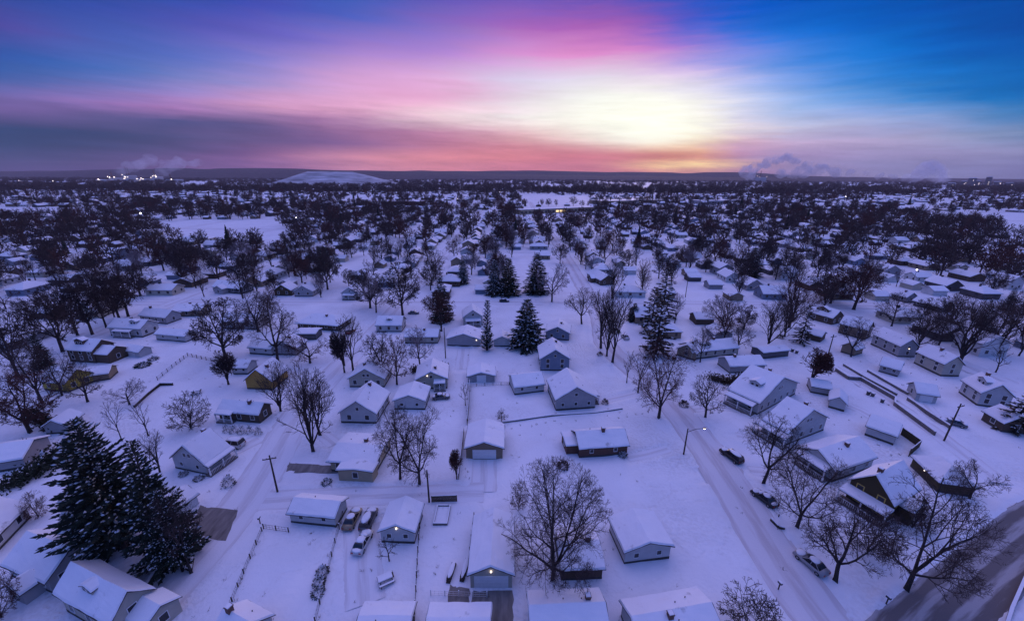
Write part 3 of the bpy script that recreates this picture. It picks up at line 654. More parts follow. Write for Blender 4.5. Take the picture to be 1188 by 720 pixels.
tree_kind('vase2', seed=13, trunk=.20, limbs=5, kids=(7, 6, 5), tilt=(3, 30), rxy=.26, rz=.48, zc=.57, r0=.022, twig=.0016, up=.08, side=(24, 45))
tree_kind('round', seed=17, trunk=.22, limbs=6, kids=(7, 7, 6), tilt=(6, 72), rxy=.48, rz=.42, zc=.58, r0=.026, twig=.0024)
tree_kind('round2', seed=19, trunk=.26, limbs=6, kids=(7, 7, 6), tilt=(6, 62), rxy=.41, rz=.42, zc=.59, r0=.026, twig=.0026)
tree_kind('dense', seed=23, trunk=.22, limbs=7, kids=(8, 7, 6, 2), tilt=(5, 74), rxy=.47, rz=.43, zc=.58, r0=.028, twig=.0030)
tree_kind('dense2', seed=29, trunk=.24, limbs=6, kids=(8, 7, 6, 2), tilt=(4, 56), rxy=.37, rz=.43, zc=.58, r0=.026, twig=.0031)
tree_kind('dense3', seed=31, trunk=.24, limbs=8, kids=(8, 7, 6, 2), tilt=(6, 82), rxy=.55, rz=.40, zc=.61, r0=.028, twig=.0029)
tree_kind('sapling', seed=37, trunk=.30, limbs=4, kids=(6, 4), tilt=(3, 34), rxy=.22, rz=.40, zc=.62, r0=.014, twig=.0032, up=.06, side=(24, 45))
tree_kind('bushy', seed=41, trunk=.05, limbs=11, kids=(7, 6, 4), tilt=(6, 62), rxy=.48, rz=.5, zc=.5, r0=.018, twig=.0034, up=.03)
tree_kind('column', seed=43, trunk=.12, limbs=6, kids=(9, 7, 5), tilt=(2, 22), rxy=.22, rz=.50, zc=.52, r0=.022, twig=.0045, side=(32, 55))

def gen_conifer(seed, width=.42, tiers=26, base=.10, droop=.25, snow=.45, lean=0, per=9, clump=1.0, ndl=None):
    """unit-height spruce: trunk mesh and crown mesh (boughs made of many needle sprays, snow lying on them)"""
    g = random.Random(seed); tr = MB(); tr.tube([(0,0,-.03),(lean*.3,0,.3),(lean*.7,0,.7),(lean,0,.99)], [.020,.015,.008,.002], 7)
    k = MB()
    def spray(p, d, L, w, snowy):
        w *= .62
        d = d.normalized(); sd = d.cross(Vector((0,0,1))).normalized(); upv = sd.cross(d)
        tip = p + d*L; pts = [p - sd*w*.25, p + d*L*.45 - sd*w*.5 - upv*w*.22, tip, p + d*L*.45 + sd*w*.5 - upv*w*.22, p + sd*w*.25, p + d*L*.45 + upv*w*.20]
        k.add([*pts], [(0,1,5),(1,2,5),(2,3,5),(3,4,5),(4,0,5),(0,4,3,2,1)], 0)
        if snowy:
            q = [x + upv*w*.16 for x in pts]; c = p + d*L*.5
            q = [c + (x - c)*g.uniform(.45,.95) + Vector((0,0,w*.16)) for x in pts]; q[5] += upv*w*.22
            k.add(q, [(0,1,5),(1,2,5),(2,3,5),(3,4,5),(4,0,5),(0,4,3,2,1)], 1)
    for i in range(tiers):
        t = i / (tiers - 1); z = base + (1 - base) * t ** .92; rad = width / 2 * (1 - t) ** .72 * g.uniform(.82, 1.12) + .012
        nb = max(4, int(per * (1 - .55 * t)))
        for j in range(nb):
            a = 2*math.pi*(j/nb) + i*2.4 + g.uniform(-.3, .3); rr = rad * g.uniform(.7, 1.12)
            c0 = Vector((lean*z, 0, z)); d = Vector((math.cos(a), math.sin(a), -droop*(1 - t*.9) + .30*t)).normalized()
            m = max(2, int(rr / (.045 * clump)) + 1)
            for s_ in range(m):
                f = (s_ + .35) / m; p = c0 + d*rr*f + Vector((0,0,.10*rr*f*f)); L = (.075 - .02*t) * clump * g.uniform(.8, 1.3)
                spray(p, d + Vector((g.uniform(-.2,.2), g.uniform(-.2,.2), g.uniform(-.1,.15))), L, L*.75, g.random() < snow)
                for sg in (-1, 1):
                    if f > .2:
                        b = a + sg*g.uniform(.6, 1.0); spray(p, Vector((math.cos(b), math.sin(b), d.z - .05)), L*g.uniform(.6, 1.0)*(1.2 - .3*f), L*.6, g.random() < snow*.8)
    k.add([(lean, 0, 1.02), (lean-.01, -.01, .95), (lean+.012, -.006, .95), (lean, .012, .95)], [(0,1,2),(0,2,3),(0,3,1)], 0)
    return tr.mesh('trunk', BARK), k.mesh('crown', [ndl or NEEDLE, CLUMPSNOW])
TREES['spruce'] = gen_conifer(1, .46, 30, .06, .30, .30, 0, 10, .8)
TREES['spruce2'] = gen_conifer(2, .55, 34, .05, .16, .13, .03, 11, .62)
TREES['pine'] = gen_conifer(3, .66, 32, .20, .04, .13, .02, 13, .62)
TREES['darkspruce'] = gen_conifer(4, .44, 26, .05, .25, .07, 0, 10, .9)
TREES['pillar'] = gen_conifer(5, .20, 26, .03, -.5, .30, .02, 7, .8)
TREES['ragged'] = gen_conifer(6, .50, 17, .12, .42, .16, .05, 6, .95, NEEDLEB)
TREE_POS = []
def tree_at(x, y, h, w, kind, label, group=None, crown=None, rz=None, name=None, cat='tree', lean=None):
    tr, cr = TREES[kind]; con = kind in ('spruce', 'spruce2', 'pine', 'darkspruce', 'pillar', 'ragged')
    nm = name or ('spruce_tree' if con else 'bare_tree')
    rg = random.Random(int(x * 31 + y * 17)); o = thing(nm, label, cat, (x, y, 0), rg.uniform(0, 6.28) if rz is None else rz, group)
    t = link('trunk', tr, o); c = link('crown', cr, o)
    b = NAT[kind]; o.scale = (w / b, w / b, h)
    if lean: o.rotation_euler = (lean[0], lean[1], o.rotation_euler[2])
    if crown and not con: c.material_slots[0].link = 'OBJECT'; c.material_slots[0].material = crown
    TREE_POS.append((x, y)); return o
NAT = {'hero': 1.16, 'big': .97, 'big2': .86, 'vase': .63, 'vase2': .5, 'round': .94, 'round2': .81, 'dense': .93, 'dense2': .73, 'dense3': 1.08, 'sapling': .42, 'bushy': .94, 'column': .43,
       'spruce': .46, 'spruce2': .55, 'pine': .66, 'darkspruce': .44, 'pillar': .20, 'ragged': .5}
def tree(px, py, top, wpx, kind, label, group='bare trees of the neighbourhood', crown=None, rz=None, name=None, cat='tree', lean=None):
    h = height_to(px, py, top); x, y = at(px, py); dep = np.array([x, y, h * .6 - CAM_H]) @ _fw; w = wpx / FPX * dep
    return tree_at(x, y, h, w, kind, label, group, crown, rz, name, cat, lean)

# ------------------------------------------------------------------ smaller things
def shrub(px, py, r, h, label, kind='snowy', group=None, name='shrub', seed=0):
    x, y = at(px, py); g = random.Random(int(px * 7 + py)); o = thing(name, label, 'shrub', (x, y, 0), g.uniform(0, 6), group)
    k = MB(); n = 260
    for i in range(n):
        a = g.uniform(0, 6.283); t = math.acos(g.uniform(-.1, 1)); q = g.uniform(.55, 1.02)
        p = Vector((math.cos(a)*math.sin(t)*r*q, math.sin(a)*math.sin(t)*r*q, .08*h + math.cos(t)*h*.92*q)); d = Vector((p.x, p.y, p.z*.7 + .1)).normalized(); s = g.uniform(.12, .24) * max(r, .5)
        sd = d.cross(Vector((0,0,1))).normalized() * s * .5; u = d.cross(sd)
        m = 1 if (kind == 'snowy' and d.z > .45 and g.random() < .6) else 0
        k.add([p - sd, p + sd, p + d*s*1.3, p + u*.6 + d*s*.4], [(0,1,2),(0,3,1),(1,3,2),(2,3,0)], m)
    k.build('foliage', [NEEDLE if kind != 'twiggy' else TWIG, CLUMPSNOW], o)
    s = MB(); s.tube([(0,0,-.1),(0,0,h*.5)], [.06, .03], 5); s.build('stem', BARK, o)
    return o
def hedge(pts, w, h, label, brown=False):
    L = resample(px_line(pts), 1.0); c = L.mean(0); o = thing('hedge', label, 'hedge', (c[0], c[1], 0)); g = random.Random(int(c[0]*3))
    k = MB()
    for p in L:
        for _ in range(int(34 * w)):
            a = Vector((p[0]-c[0]+g.gauss(0, w*.28), p[1]-c[1]+g.gauss(0, w*.28), abs(g.gauss(0, .42))*h + .1)); a.z = min(a.z, h*g.uniform(.85, 1.05))
            d = Vector((g.gauss(0,.6), g.gauss(0,.6), g.uniform(.1,1))).normalized(); s = g.uniform(.25, .55); sd = d.orthogonal().normalized()*s*.5; u = d.cross(sd)
            k.add([a - sd, a + sd, a + d*s*1.3, a + u*.6 + d*s*.4], [(0,1,2),(0,3,1),(1,3,2),(2,3,0)], 1 if d.z > .8 and a.z > h*.75 and g.random() < .45 else 0)
    k.build('foliage', [mat('hedge_brown', (.05, .036, .022), .9, .4, 1.0) if brown else mat('hedge_green', (.028, .036, .020), .9, .4, 1.0), CLUMPSNOW], o)
    return o
def fence(pts, h, label, style='board', col=DARKWOOD, step=2.2, cat='fence', name='fence'):
    P = px_line(pts); c = P.mean(0); o = thing(name, label, cat, (c[0], c[1], 0)); P = P - c
    for i in range(len(P) - 1):
        a, b = P[i], P[i+1]; Ln = float(np.hypot(*(b - a))); ang = math.atan2(b[1]-a[1], b[0]-a[0]); k = MB(); n = max(1, int(round(Ln / step)))
        if style == 'board':
            nb = max(2, int(Ln / .16)); g = random.Random(i)
            for q in range(nb):
                x0 = Ln*q/nb; k.box(x0 + .008, -.02, -.15, x0 + Ln/nb - .008, .02, h + g.uniform(-.03, .03), 0)
            k.box(0, .022, h*.75, Ln, .07, h*.75 + .09, 0); k.box(0, .022, h*.2, Ln, .07, h*.2 + .09, 0); k.box(0, -.05, h + .032, Ln, .06, h + .13, 1)
        elif style == 'wall':
            k.box(0, -.14, -.2, Ln, .14, h, 0); k.box(0.02, -.17, h, Ln - .02, .17, h + .16, 1)
        else:
            for zz in (.12, .5, .95): k.box(0, -.012, h*zz - .014, Ln, .012, h*zz + .014, 0)
            m = int(Ln / .5)
            for q in range(m): k.box(Ln*q/m, -.008, .05, Ln*q/m + .02, .008, h*.95, 0)
        k.build('panel', [col, SNOWR], o, loc=(a[0], a[1], 0), rz=ang)
        if style != 'wall':
            for q in range(n + (i == len(P) - 2)):
                t = q / n; pm = MB(); pm.box(-.06, -.06, -.3, .06, .06, h + .12, 0); pm.box(-.07, -.07, h + .12, .07, .07, h + .2, 1); pm.build('post', [col, SNOWR], o, loc=(a[0] + (b[0]-a[0])*t, a[1] + (b[1]-a[1])*t, 0), rz=ang)
    return o
def car(px, py, ang, label, paint, snow='full', L=4.5, Wd=1.8, Hh=1.45, kind='car', group='parked cars in the snow', z=0):
    x, y = at(px, py); o = thing('parked_' + kind, label, kind, (x, y, z), ang, group); hw = Wd / 2; l = L / 2
    suv = kind in ('suv', 'van', 'truck')
    prof = {'car': [(-l, .28), (l*.98, .28), (l, .55), (l*.93, .78), (l*.45, .90), (l*.42, .92), (-l*.72, .95), (-l*.97, .90)],
            'suv': [(-l, .32), (l*.98, .32), (l, .65), (l*.94, .95), (l*.5, 1.05), (-l*.9, 1.08), (-l*.99, 1.0)]}['suv' if suv else 'car']
    cab = [(-l*.70, .94), (l*.42, .91), (l*.16, Hh - .06), (l*.08, Hh), (-l*.40, Hh), (-l*.5, Hh - .06)] if not suv else [(-l*.94, 1.07), (l*.5, 1.04), (l*.28, Hh + .22), (l*.2, Hh + .28), (-l*.82, Hh + .28), (-l*.9, Hh + .2)]
    top = cab[3][1]
    k = MB(); k.prism([(a, b) for a, b in prof], -hw, hw); me = k.mesh('body', paint)
    bm = bmesh.new(); bm.from_mesh(me); bmesh.ops.bevel(bm, geom=bm.edges[:], offset=.07, segments=2, affect='EDGES'); bm.to_mesh(me); bm.free(); me.polygons.foreach_set('use_smooth', [True]*len(me.polygons)); link('body', me, o)
    def cabin(ix, m, name, shrink=0):
        k = MB(); n = len(cab); zt = top; vs = []
        for sg in (-1, 1):
            for a, b in cab: vs.append((a, sg*(hw - .04 - .22*(b - cab[0][1])/(zt - cab[0][1])), b))
        k.add(vs, [tuple(range(n)), tuple(range(2*n-1, n-1, -1))] + [(i, n+i, n+(i+1)%n, (i+1)%n) for i in range(n)]); return k.build(name, m, o)
    cabin(0, GLASS, 'windows')
    k = MB(); a0_, a1_ = cab[3][0], cab[4][0]; k.box(a1_ - .05, -hw + .26, top - .03, a0_ + .05, hw - .26, top + .035); 
    for sg in (-1, 1):
        for q0, q1 in ((cab[1], cab[3]), (cab[0], cab[4]), (((cab[0][0]+cab[1][0])/2, cab[0][1]), ((a0_+a1_)/2, top))):
            k.tube([(q0[0], sg*(hw - .04), q0[1]), (q1[0], sg*(hw - .255), q1[1])], .05, 4)
    k.build('roof', paint, o)
    for sx in (-1, 1):
        for sy in (-1, 1):
            wm = MB(); wm.tube([(0, -.11, 0), (0, .11, 0)], .33, 14); wh = wm.build('wheel', TYRE, o, loc=(sx*l*.62, sy*(hw - .08), .32)); r_ = MB(); r_.tube([(0, -.12, 0), (0, .12, 0)], .19, 10); r_.build('rim', RIM, wh)
    for sy in (-1, 1):
        k = MB(); k.blob((0,0,0), (.07, .17, .09), 1, 0, 6, 4, 0); k.build('headlight', mat('headlight_glass', (.6, .6, .62), .2), o, loc=(l*.965, sy*hw*.68, .64 + .12*suv)); 
        k = MB(); k.box(-.04, -.16, -.08, .04, .16, .08); k.build('tail_light', TAILR, o, loc=(-l*.99, sy*hw*.7, .72 + .15*suv))
    if snow:
        k = MB(); k.blob(((a0_+a1_)/2, 0, top + .02), ((a0_-a1_)/2 + .12, hw - .22, .16), 2, 0, 12, 6, .06)
        k.blob((l*.70, 0, prof[3][1] + .08), (l*.26, hw*.86, .13), 4, 0, 12, 6, .06)
        if snow == 'full':
            if not suv: k.blob((-l*.84, 0, .96), (l*.17, hw*.84, .13), 5, 0, 12, 6, .06)
            k.blob(((cab[1][0]+cab[2][0])/2, 0, (cab[1][1]+top)/2 + .04), (.36, hw*.7, .20), 6, 0, 12, 6, .08)
        k.build('snow_cover', SNOWR, o, smooth=True)
    return o
PAINT = {k: mat('paint_' + k, v, .3, spec=.5) for k, v in dict(black=(.015,.015,.018), grey=(.12,.12,.13), white=(.6,.6,.6), tan=(.28,.22,.14), red=(.2,.02,.02), blue=(.03,.05,.13), silver=(.3,.3,.31)).items()}
def utility_pole(px, py, top, label, arm=None, lamp=False, lean=(0,0), cross=True):
    h = height_to(px, py, top); x, y = at(px, py); o = thing('street_lamp' if lamp else 'utility_pole', label, 'street lamp' if lamp else 'utility pole', (x, y, 0), 0, None if lamp else 'wooden utility poles')
    k = MB(); k.tube([(0,0,-.3),(lean[0]*.5,lean[1]*.5,h*.5),(lean[0],lean[1],h)], [.17,.15,.11], 8); k.build('pole', DARKWOOD, o)
    if cross and not lamp:
        k = MB(); k.box(-1.1, -.06, -.07, 1.1, .06, .07); ca = k.build('crossarm', DARKWOOD, o, loc=(lean[0], lean[1] - .16, h - .6), rz=.3)
        for xx in (-1, -.45, .45, 1): q = MB(); q.tube([(0,0,0),(0,0,.2)], [.05,.03], 6); q.build('insulator', GLASS, ca, loc=(xx, 0, .07))
    if arm:
        k = MB(); k.tube([(0,0,h-.8),(arm[0]*.5,arm[1]*.5,h-.2),(arm[0],arm[1],h-.15)], [.06,.05,.045], 6); k.build('lamp_arm', METAL, o)
        k = MB(); k.blob((0,0,0), (.36,.26,.11), 1, 0, 10, 5, 0); hd = k.build('lamp_head', METAL, o, loc=(arm[0], arm[1], h-.12)); k = MB(); k.blob((0,0,-.10), (.24,.2,.10), 1, 0, 10, 5, 0); k.build('bulb', LAMPW, hd)
    return o
def bin_(px, py, label, col=METAL):
    x, y = at(px, py); o = thing('trash_bin', label, 'bin', (x, y, 0), px, 'trash bins'); k = MB()
    k.add([(-.25,-.27,0),(.25,-.27,0),(.25,.27,0),(-.25,.27,0),(-.31,-.35,1.0),(.31,-.35,1.0),(.31,.35,1.0),(-.31,.35,1.0)], [(0,3,2,1),(4,5,6,7),(0,1,5,4),(1,2,6,5),(2,3,7,6),(3,0,4,7)]); k.build('body', col, o)
    k = MB(); k.box(-.34,-.38,1.0,.34,.38,1.06,0); k.box(-.31,-.35,1.06,.31,.35,1.2,1); k.build('lid', [col, SNOWR], o)
    for s in (-1, 1): k = MB(); k.tube([(s*.24-.03*s,.33,.12),(s*.24+.03*s,.33,.12)], .12, 10); k.build('wheel', TYRE, o)
    return o
# ------------------------------------------------------------------ houses in the middle block
house('white garage with a snow covered gable roof and lit lamp, beside the big bare tree', (546,681), (594,681), 10.5, 'g', 2.7, 1.5, 'cream', gd=4.8, lamp=('f', 0, 3.2), name='garage', cat='garage', group='garages', vents=0)
house('small white cottage with a lit gable lamp, beside three parked cars', (443,629), (481,630), 6.2, 'g', 2.6, 1.2, 'white', lamp=('f', 0, 3.1), win='few', vents=0, name='garage', cat='garage', group='garages')
house('long low white garage roofed in snow, beside the utility pole on the white street', (338,606), (390,611), 4.6, 'e', 2.4, 1.0, 'white', vents=1, win='few', name='garage', cat='garage', group='garages')
house('low beige ranch house with an offset flat snowy wing, behind the bare gravel bed', (385,546), (436,549), 9.5, 'e', 2.7, .7, 'beige', wing=('f', 1.6, 6.6, 2.4, 2.5, 'flat', 'beige'), over=.7, vents=2)
house('white two car garage with brown corners alone at the end of its snowy drive', (541,532), (583,532), 8.5, 'g', 2.7, 1.4, 'tan', gd=4.8, name='garage', cat='garage', group='garages', vents=0)
house('brown brick bungalow with two white framed windows and blue snowy roof', (672,531), (727,527), 6.5, 'e', 2.6, 1.7, 'brick', win='few', chim=(-.1, .45), wing=('l', -.6, 4.2, 2.4, 2.2, 'flat', 'brick'), vents=1, snow=.22)
house('grey gabled house with three dark windows facing the brick bungalow', (645,476), (690,473), 11, 'g', 3.2, 3.0, 'grey', attic=1, vents=2, porch=('r', -2, 3, 1.6, 2.3), twin='s')
house('tall blue grey house with white attic window behind the grey gabled house', (627,430), (660,430), 10, 'g', 4.0, 2.8, 'bluegrey', attic=1, chim=(.2, .7))
house('low white garage with a broad blue snowy roof next to the tall blue grey house', (597,458), (631,454), 7, 'e', 2.4, 1.6, 'white', win='few', name='garage', cat='garage', group='garages')
house('small grey shed against the dark board fence in the middle yard', (543,444), (574,443), 6, 'g', 2.0, 1.1, 'grey', name='shed', cat='shed', group='sheds', gd=2.6, vents=0)
house('cream house with a bright lit gable lamp and snowy front porch roof', (483,452), (519,450), 9, 'g', 3.0, 2.2, 'cream', lamp=('f', -1.0, 4.1), porch=('f', 2.2, 3.2, 1.8, 2.3), attic=1)
house('plain white garage with one small window below the lamp lit cream house', (458,475), (493,475), 7.5, 'g', 2.6, 1.5, 'white', win='few', name='garage', cat='garage', group='garages', vents=0)
house('wide grey garage with a low snowy gable and corner lamp beside the pillar evergreen', (519,401), (557,402), 9, 'g', 2.6, 1.9, 'grey', lamp=('f', 4.4, 2.4), name='garage', cat='garage', group='garages', win='')
house('white house with three windows in its tall gable, by the vase shaped tree', (396,490), (437,491), 11, 'g', 2.9, 3.0, 'white', attic=1, chim=(.1, .8))
house('cream gabled house just beyond the white house of three gable windows', (406,449), (446,449), 9, 'g', 2.8, 2.8, 'cream', attic=2)
house('mustard gabled house with a plain front beside the brown duplex', (287,451), (317,452), 9, 'g', 3.0, 3.1, 'mustard', win='', chim=(.3, .4))
house('dark brown duplex with two porches behind a row of clipped shrubs', (256,487), (302,491), 5.2, 'e', 2.8, 1.5, 'brown', porch=('f', -3, 4.2, 1.3, 2.3), chim=(-.2, .3), vents=2)
house('white house with a steep snowy roof and five small windows by the snowed in truck', (204,543), (241,551), 7.0, 'g', 3.0, 3.3, 'white', attic=2, chim=(-.3, .95), porch=('r', 0, 6, 1.3, 2.2), twin='s')
house('small pale shed between the snowy pines and the bare driveway', (212,598), (231,584), 5.5, 'e', 2.3, 1.0, 'white', name='shed', cat='shed', group='sheds', gd=2.6, vents=0)
# lower left corner
house('white house at the lower edge with a row of windows under its long snowy eave', (-8,646), (36,600), 9, 'e', 3.0, 2.6, 'white', vents=1)
house('pale house with a broad blue snowy roof beside the big dormered house', (14,668), (62,688), 9.5, 'e', 2.9, 2.3, 'grey', e=0, wing=('f', 1.5, 3.2, 2.0, 2.2, 'gable', 'grey'), vents=1)
house('big pale house with a snowy dormer on its blue roof under the pines', (66,684), (128,720), 6.2, 'e', 4.3, 2.2, 'cream', e=1, dorm=(-1, .5, 2.2, 1.0), wing=('r', 1.2, 3.8, 3.2, 2.5, 'gable', 'cream'), vents=0)
house('grey roofed cottage with a blue snow slope next to the dark evergreen hedge', (31,542), (60,517), 9, 'g', 2.6, 1.6, 'grey', win='')
house('lone small garage with a tilted snowy roof above the tall pines', (79,502), (98,489), 6, 'e', 2.4, 1.3, 'grey', win='', name='garage', cat='garage', group='garages', vents=0)
house('brown two storey house with crossed gables behind the row of street trees', (82,419), (112,421), 9, 'e', 4.6, 2.3, 'brown', wing=('r', 0, 5.5, 4.5, 3.0, 'gable', 'brown'), dorm=(-1, .6, 3.0, 1.6))
house('low grey garage with snow drifting off its roof in front of the crossed gable house', (86,446), (128,440), 7, 'e', 2.3, 1.2, 'tan', win='', name='garage', cat='garage', group='garages', vents=0)
house('yellow house half hidden by bare trees at the photo edge', (52,452), (80,455), 9, 'e', 3.2, 2.3, 'yellow')
house('white farmhouse with a wrapped porch at the head of the open garden', (129,389), (166,391), 9, 'e', 3.6, 2.0, 'white', dorm=(-1, .3, 2.6, 1.2), porch=('f', 0, 7, 1.8, 2.3), chim=(.3, .6))
house('bluish snow roofed ranch house with a lean-to porch beyond the white farmhouse', (164,373), (194,376), 8, 'e', 3.0, 1.9, 'grey', chim=(0, .8))
house('flat snowy roofed house with a dark eave line at the back of the row', (202,367), (233,367), 9, 'e', 2.8, 1.4, 'tan', over=.8)
house('long white garage with two small windows in front of the flat roofed house', (182,394), (216,397), 6, 'e', 2.5, 1.2, 'white', win='few', name='garage', cat='garage', group='garages')
house('small white shed standing alone in the big open garden', (145,412), (163,415), 5, 'e', 2.2, 1.1, 'white', win='', name='shed', cat='shed', group='sheds', gd=2.6, vents=0)
house('grey house with a long snowy roof behind the dark leafy tree', (258,381), (298,382), 9, 'e', 3.0, 2.2, 'grey', chim=(.1,.3))
house('low hip roofed house with a deep snowy overhang near the cross street', (346,381), (393,384), 11, 'e', 2.6, 2.0, 'brown', hip=1.0, over=.8)
house('narrow carport with a slab of snow in front of the hip roofed house', (343,394), (367,394), 6, 'e', 2.4, .5, 'darkgrey', win='', name='carport', cat='carport', group='garages', vents=0)
house('white cottage with a low snowy gable behind the spreading tree', (290,410), (316,412), 7, 'e', 2.5, 1.6, 'white', win='few')
house('pale pointed gable house tucked behind the forked tree', (312,411), (344,412), 8, 'g', 2.6, 2.4, 'grey', win='few')
house('tiny white garage beside the mustard house', (271,434), (288,434), 6, 'e', 2.3, 1.2, 'white', win='few', name='garage', cat='garage', group='garages')
house('white bungalow with a blue snowy roof and one small centred dormer', (437,385), (466,385), 8, 'e', 2.8, 2.2, 'white', dorm=(-1, .5, 1.8, .9))
house('dark gabled house at the cross street, first of the pair', (319,343), (338,343), 9, 'g', 2.9, 2.6, 'darkmustard')
house('pale gabled house at the cross street, second of the pair', (342,344), (363,344), 9, 'g', 2.8, 2.5, 'grey')
house('grey house with a steep snowy roof across the street from the round tree', (248,338), (281,341), 9, 'e', 2.8, 2.3, 'darkgrey', wing=('f', -2, 5, 3, 2.6, 'gable', 'grey'))
house('white gabled house with a dark porch on the far side of the cross street', (397,347), (416,347), 10, 'g', 3.2, 2.5, 'white', chim=(.2, .6), porch=('f', 0, 6, 2, 2.2))
house('tall narrow white house behind the lamp cornered garage', (538,378), (560,377), 9, 'g', 3.6, 2.6, 'white', porch=('f', 0, 6, 2, 2.3))
house('grey house partly hidden behind the big snowy spruce', (633,393), (660,395), 9, 'g', 2.8, 2.0, 'bluegrey')
house('small snow capped garage left of the big snowy spruce', (573,402), (592,402), 6, 'g', 2.3, 1.4, 'white', win='', name='garage', cat='garage', group='garages', vents=0)
house('low white house behind the reddish round tree', (470,398), (508,398), 7, 'e', 2.5, 1.5, 'cream')
# right of the wide street
house('big white house with a front dormer and side gable by the wide snowy street', (878,481), (922,457), 10, 'g', 3.6, 4.2, 'white', attic=2, dorm=(-1, .45, 2.6, 1.2), porch=('l', 0, 7, 2.2, 2.5), chim=(.25, .55))
house('white two storey house with a side porch behind the leaning street tree', (910,517), (955,499), 7, 'g', 3.7, 3.8, 'white', attic=2, porch=('l', 0, 7, 2.0, 2.5), chim=(.2, .4))
house('long white house with a blue snow slope and covered front entry', (969,545), (1015,529), 9.5, 'e', 3.0, 2.0, 'white', e=1, porch=('l', 0, 6, 2.0, 2.4), vents=2, chim=None)
house('white double garage with a dark lamp lit end wall', (1003,504), (1036,516), 8, 'e', 2.6, 1.5, 'white', win='', lamp=('r', 0, 1.9), name='garage', cat='garage', group='garages', vents=0)
house('dark mustard house with yellow trimmed gable windows and a snowy entry porch', (1036,583), (1065,565), 8.5, 'e', 4.6, 3.2, 'darkmustard', e=1, attic=2, twin='y', porch=('l', 0, 7, 2.4, 2.5), chim=(.05, .85), dorm=None, wing=('f', 0, 3.4, 2.0, 3.0, 'gable', 'darkmustard'))
house('dark mustard garage with a wall lamp and a snowy hipped roof', (1056,540), (1086,570), 7.5, 'e', 2.6, 1.8, 'darkmustard', win='', lamp=('f', 0, 1.8), hip=1.0, name='garage', cat='garage', group='garages', vents=0)
house('white two storey house with a wide dormer near the dark evergreen', (1112,455), (1133,470), 9, 'e', 4.2, 2.6, 'white', dorm=(-1, .45, 3.0, 1.3), chim=(.05, .75))
house('pale two storey house with a chimney on its ridge and a plain end wall', (1060,421), (1091,436), 7.5, 'e', 4.4, 2.3, 'cream', chim=(-.1, .5))
house('pale two storey house with an end wall lamp beside the chimneyed house', (1010,399), (1041,414), 7.5, 'e', 4.3, 2.2, 'grey', lamp=('r', 0, 3.0))
house('brown two storey house with snow on a plain gable roof in the long row', (972,386), (1003,394), 8, 'e', 4.2, 2.3, 'tan')
house('brown bungalow with a raised dormer roof at the head of the long row', (937,369), (964,377), 9, 'e', 3.2, 2.4, 'brown', dorm=(-1, .55, 4.5, 1.2))
house('pale garage with an angled snowy roof before the lamp end house', (1019,431), (1041,437), 7, 'e', 2.6, 1.6, 'grey', win='few', name='garage', cat='garage', group='garages', vents=0)
house('brown gabled garage beside the brown bungalow', (975,408), (990,413), 7, 'g', 2.6, 1.6, 'tan', win='', name='garage', cat='garage', group='garages', vents=0)
house('low snow roofed garage behind the twin trash bins', (932,392), (951,397), 7, 'e', 2.3, 1.1, 'brown', win='', name='garage', cat='garage', group='garages', vents=0)
house('white garage with a dark open bay under the chimneyed house', (1061,464), (1085,468), 7, 'e', 2.6, 1.6, 'white', gd=2.6, name='garage', cat='garage', group='garages', vents=0)
house('little white shed with a round topped gable in the fenced alley yard', (961,472), (979,477), 7, 'g', 2.3, 1.3, 'white', win='', name='shed', cat='shed', group='sheds', vents=0)
house('flat looking snowy shed next to the little round topped shed', (940,455), (962,459), 6, 'e', 2.2, .9, 'grey', win='', name='shed', cat='shed', group='sheds', vents=0)
house('dark house under the leaning evergreen at the photo edge', (1138,487), (1161,501), 8, 'e', 2.8, 1.9, 'brown')
house('low garage with a blue snow slope behind the row of bushes', (846,433), (886,431), 7.5, 'e', 2.5, 1.5, 'grey', win='', name='garage', cat='garage', group='garages', vents=1, chim=(-.1,.75))
house('long pale ranch house with a small entry gable beyond the bushes', (802,417), (855,411), 8, 'e', 2.7, 1.8, 'cream', dorm=(-1, .65, 3.0, 1.0))
house('brown cottage with an open snowy carport under the tall ragged spruce', (785,412), (806,418), 8, 'g', 2.6, 2.0, 'tan', attic=1)
house('flat snowy carport with dark posts behind the brown bungalow garage', (884,416), (914,413), 6, 'e', 2.3, .5, 'darkgrey', win='', name='carport', cat='carport', group='garages', vents=0)
house('dark walled house with a bright snowy roof and deep eaves near the far corner', (1059,354), (1090,362), 10, 'e', 2.8, 2.2, 'darkgrey', over=.8)
house('snowy gabled house half behind the dark tree clump', (1033,346), (1050,351), 8, 'e', 2.8, 2.0, 'grey')
house('snowy roofed house set askew at the street corner', (681,322), (697,331), 9, 'e', 2.8, 2.6, 'brown', wing=('f', 0, 4.5, 2.5, 2.4, 'gable', 'brown'))
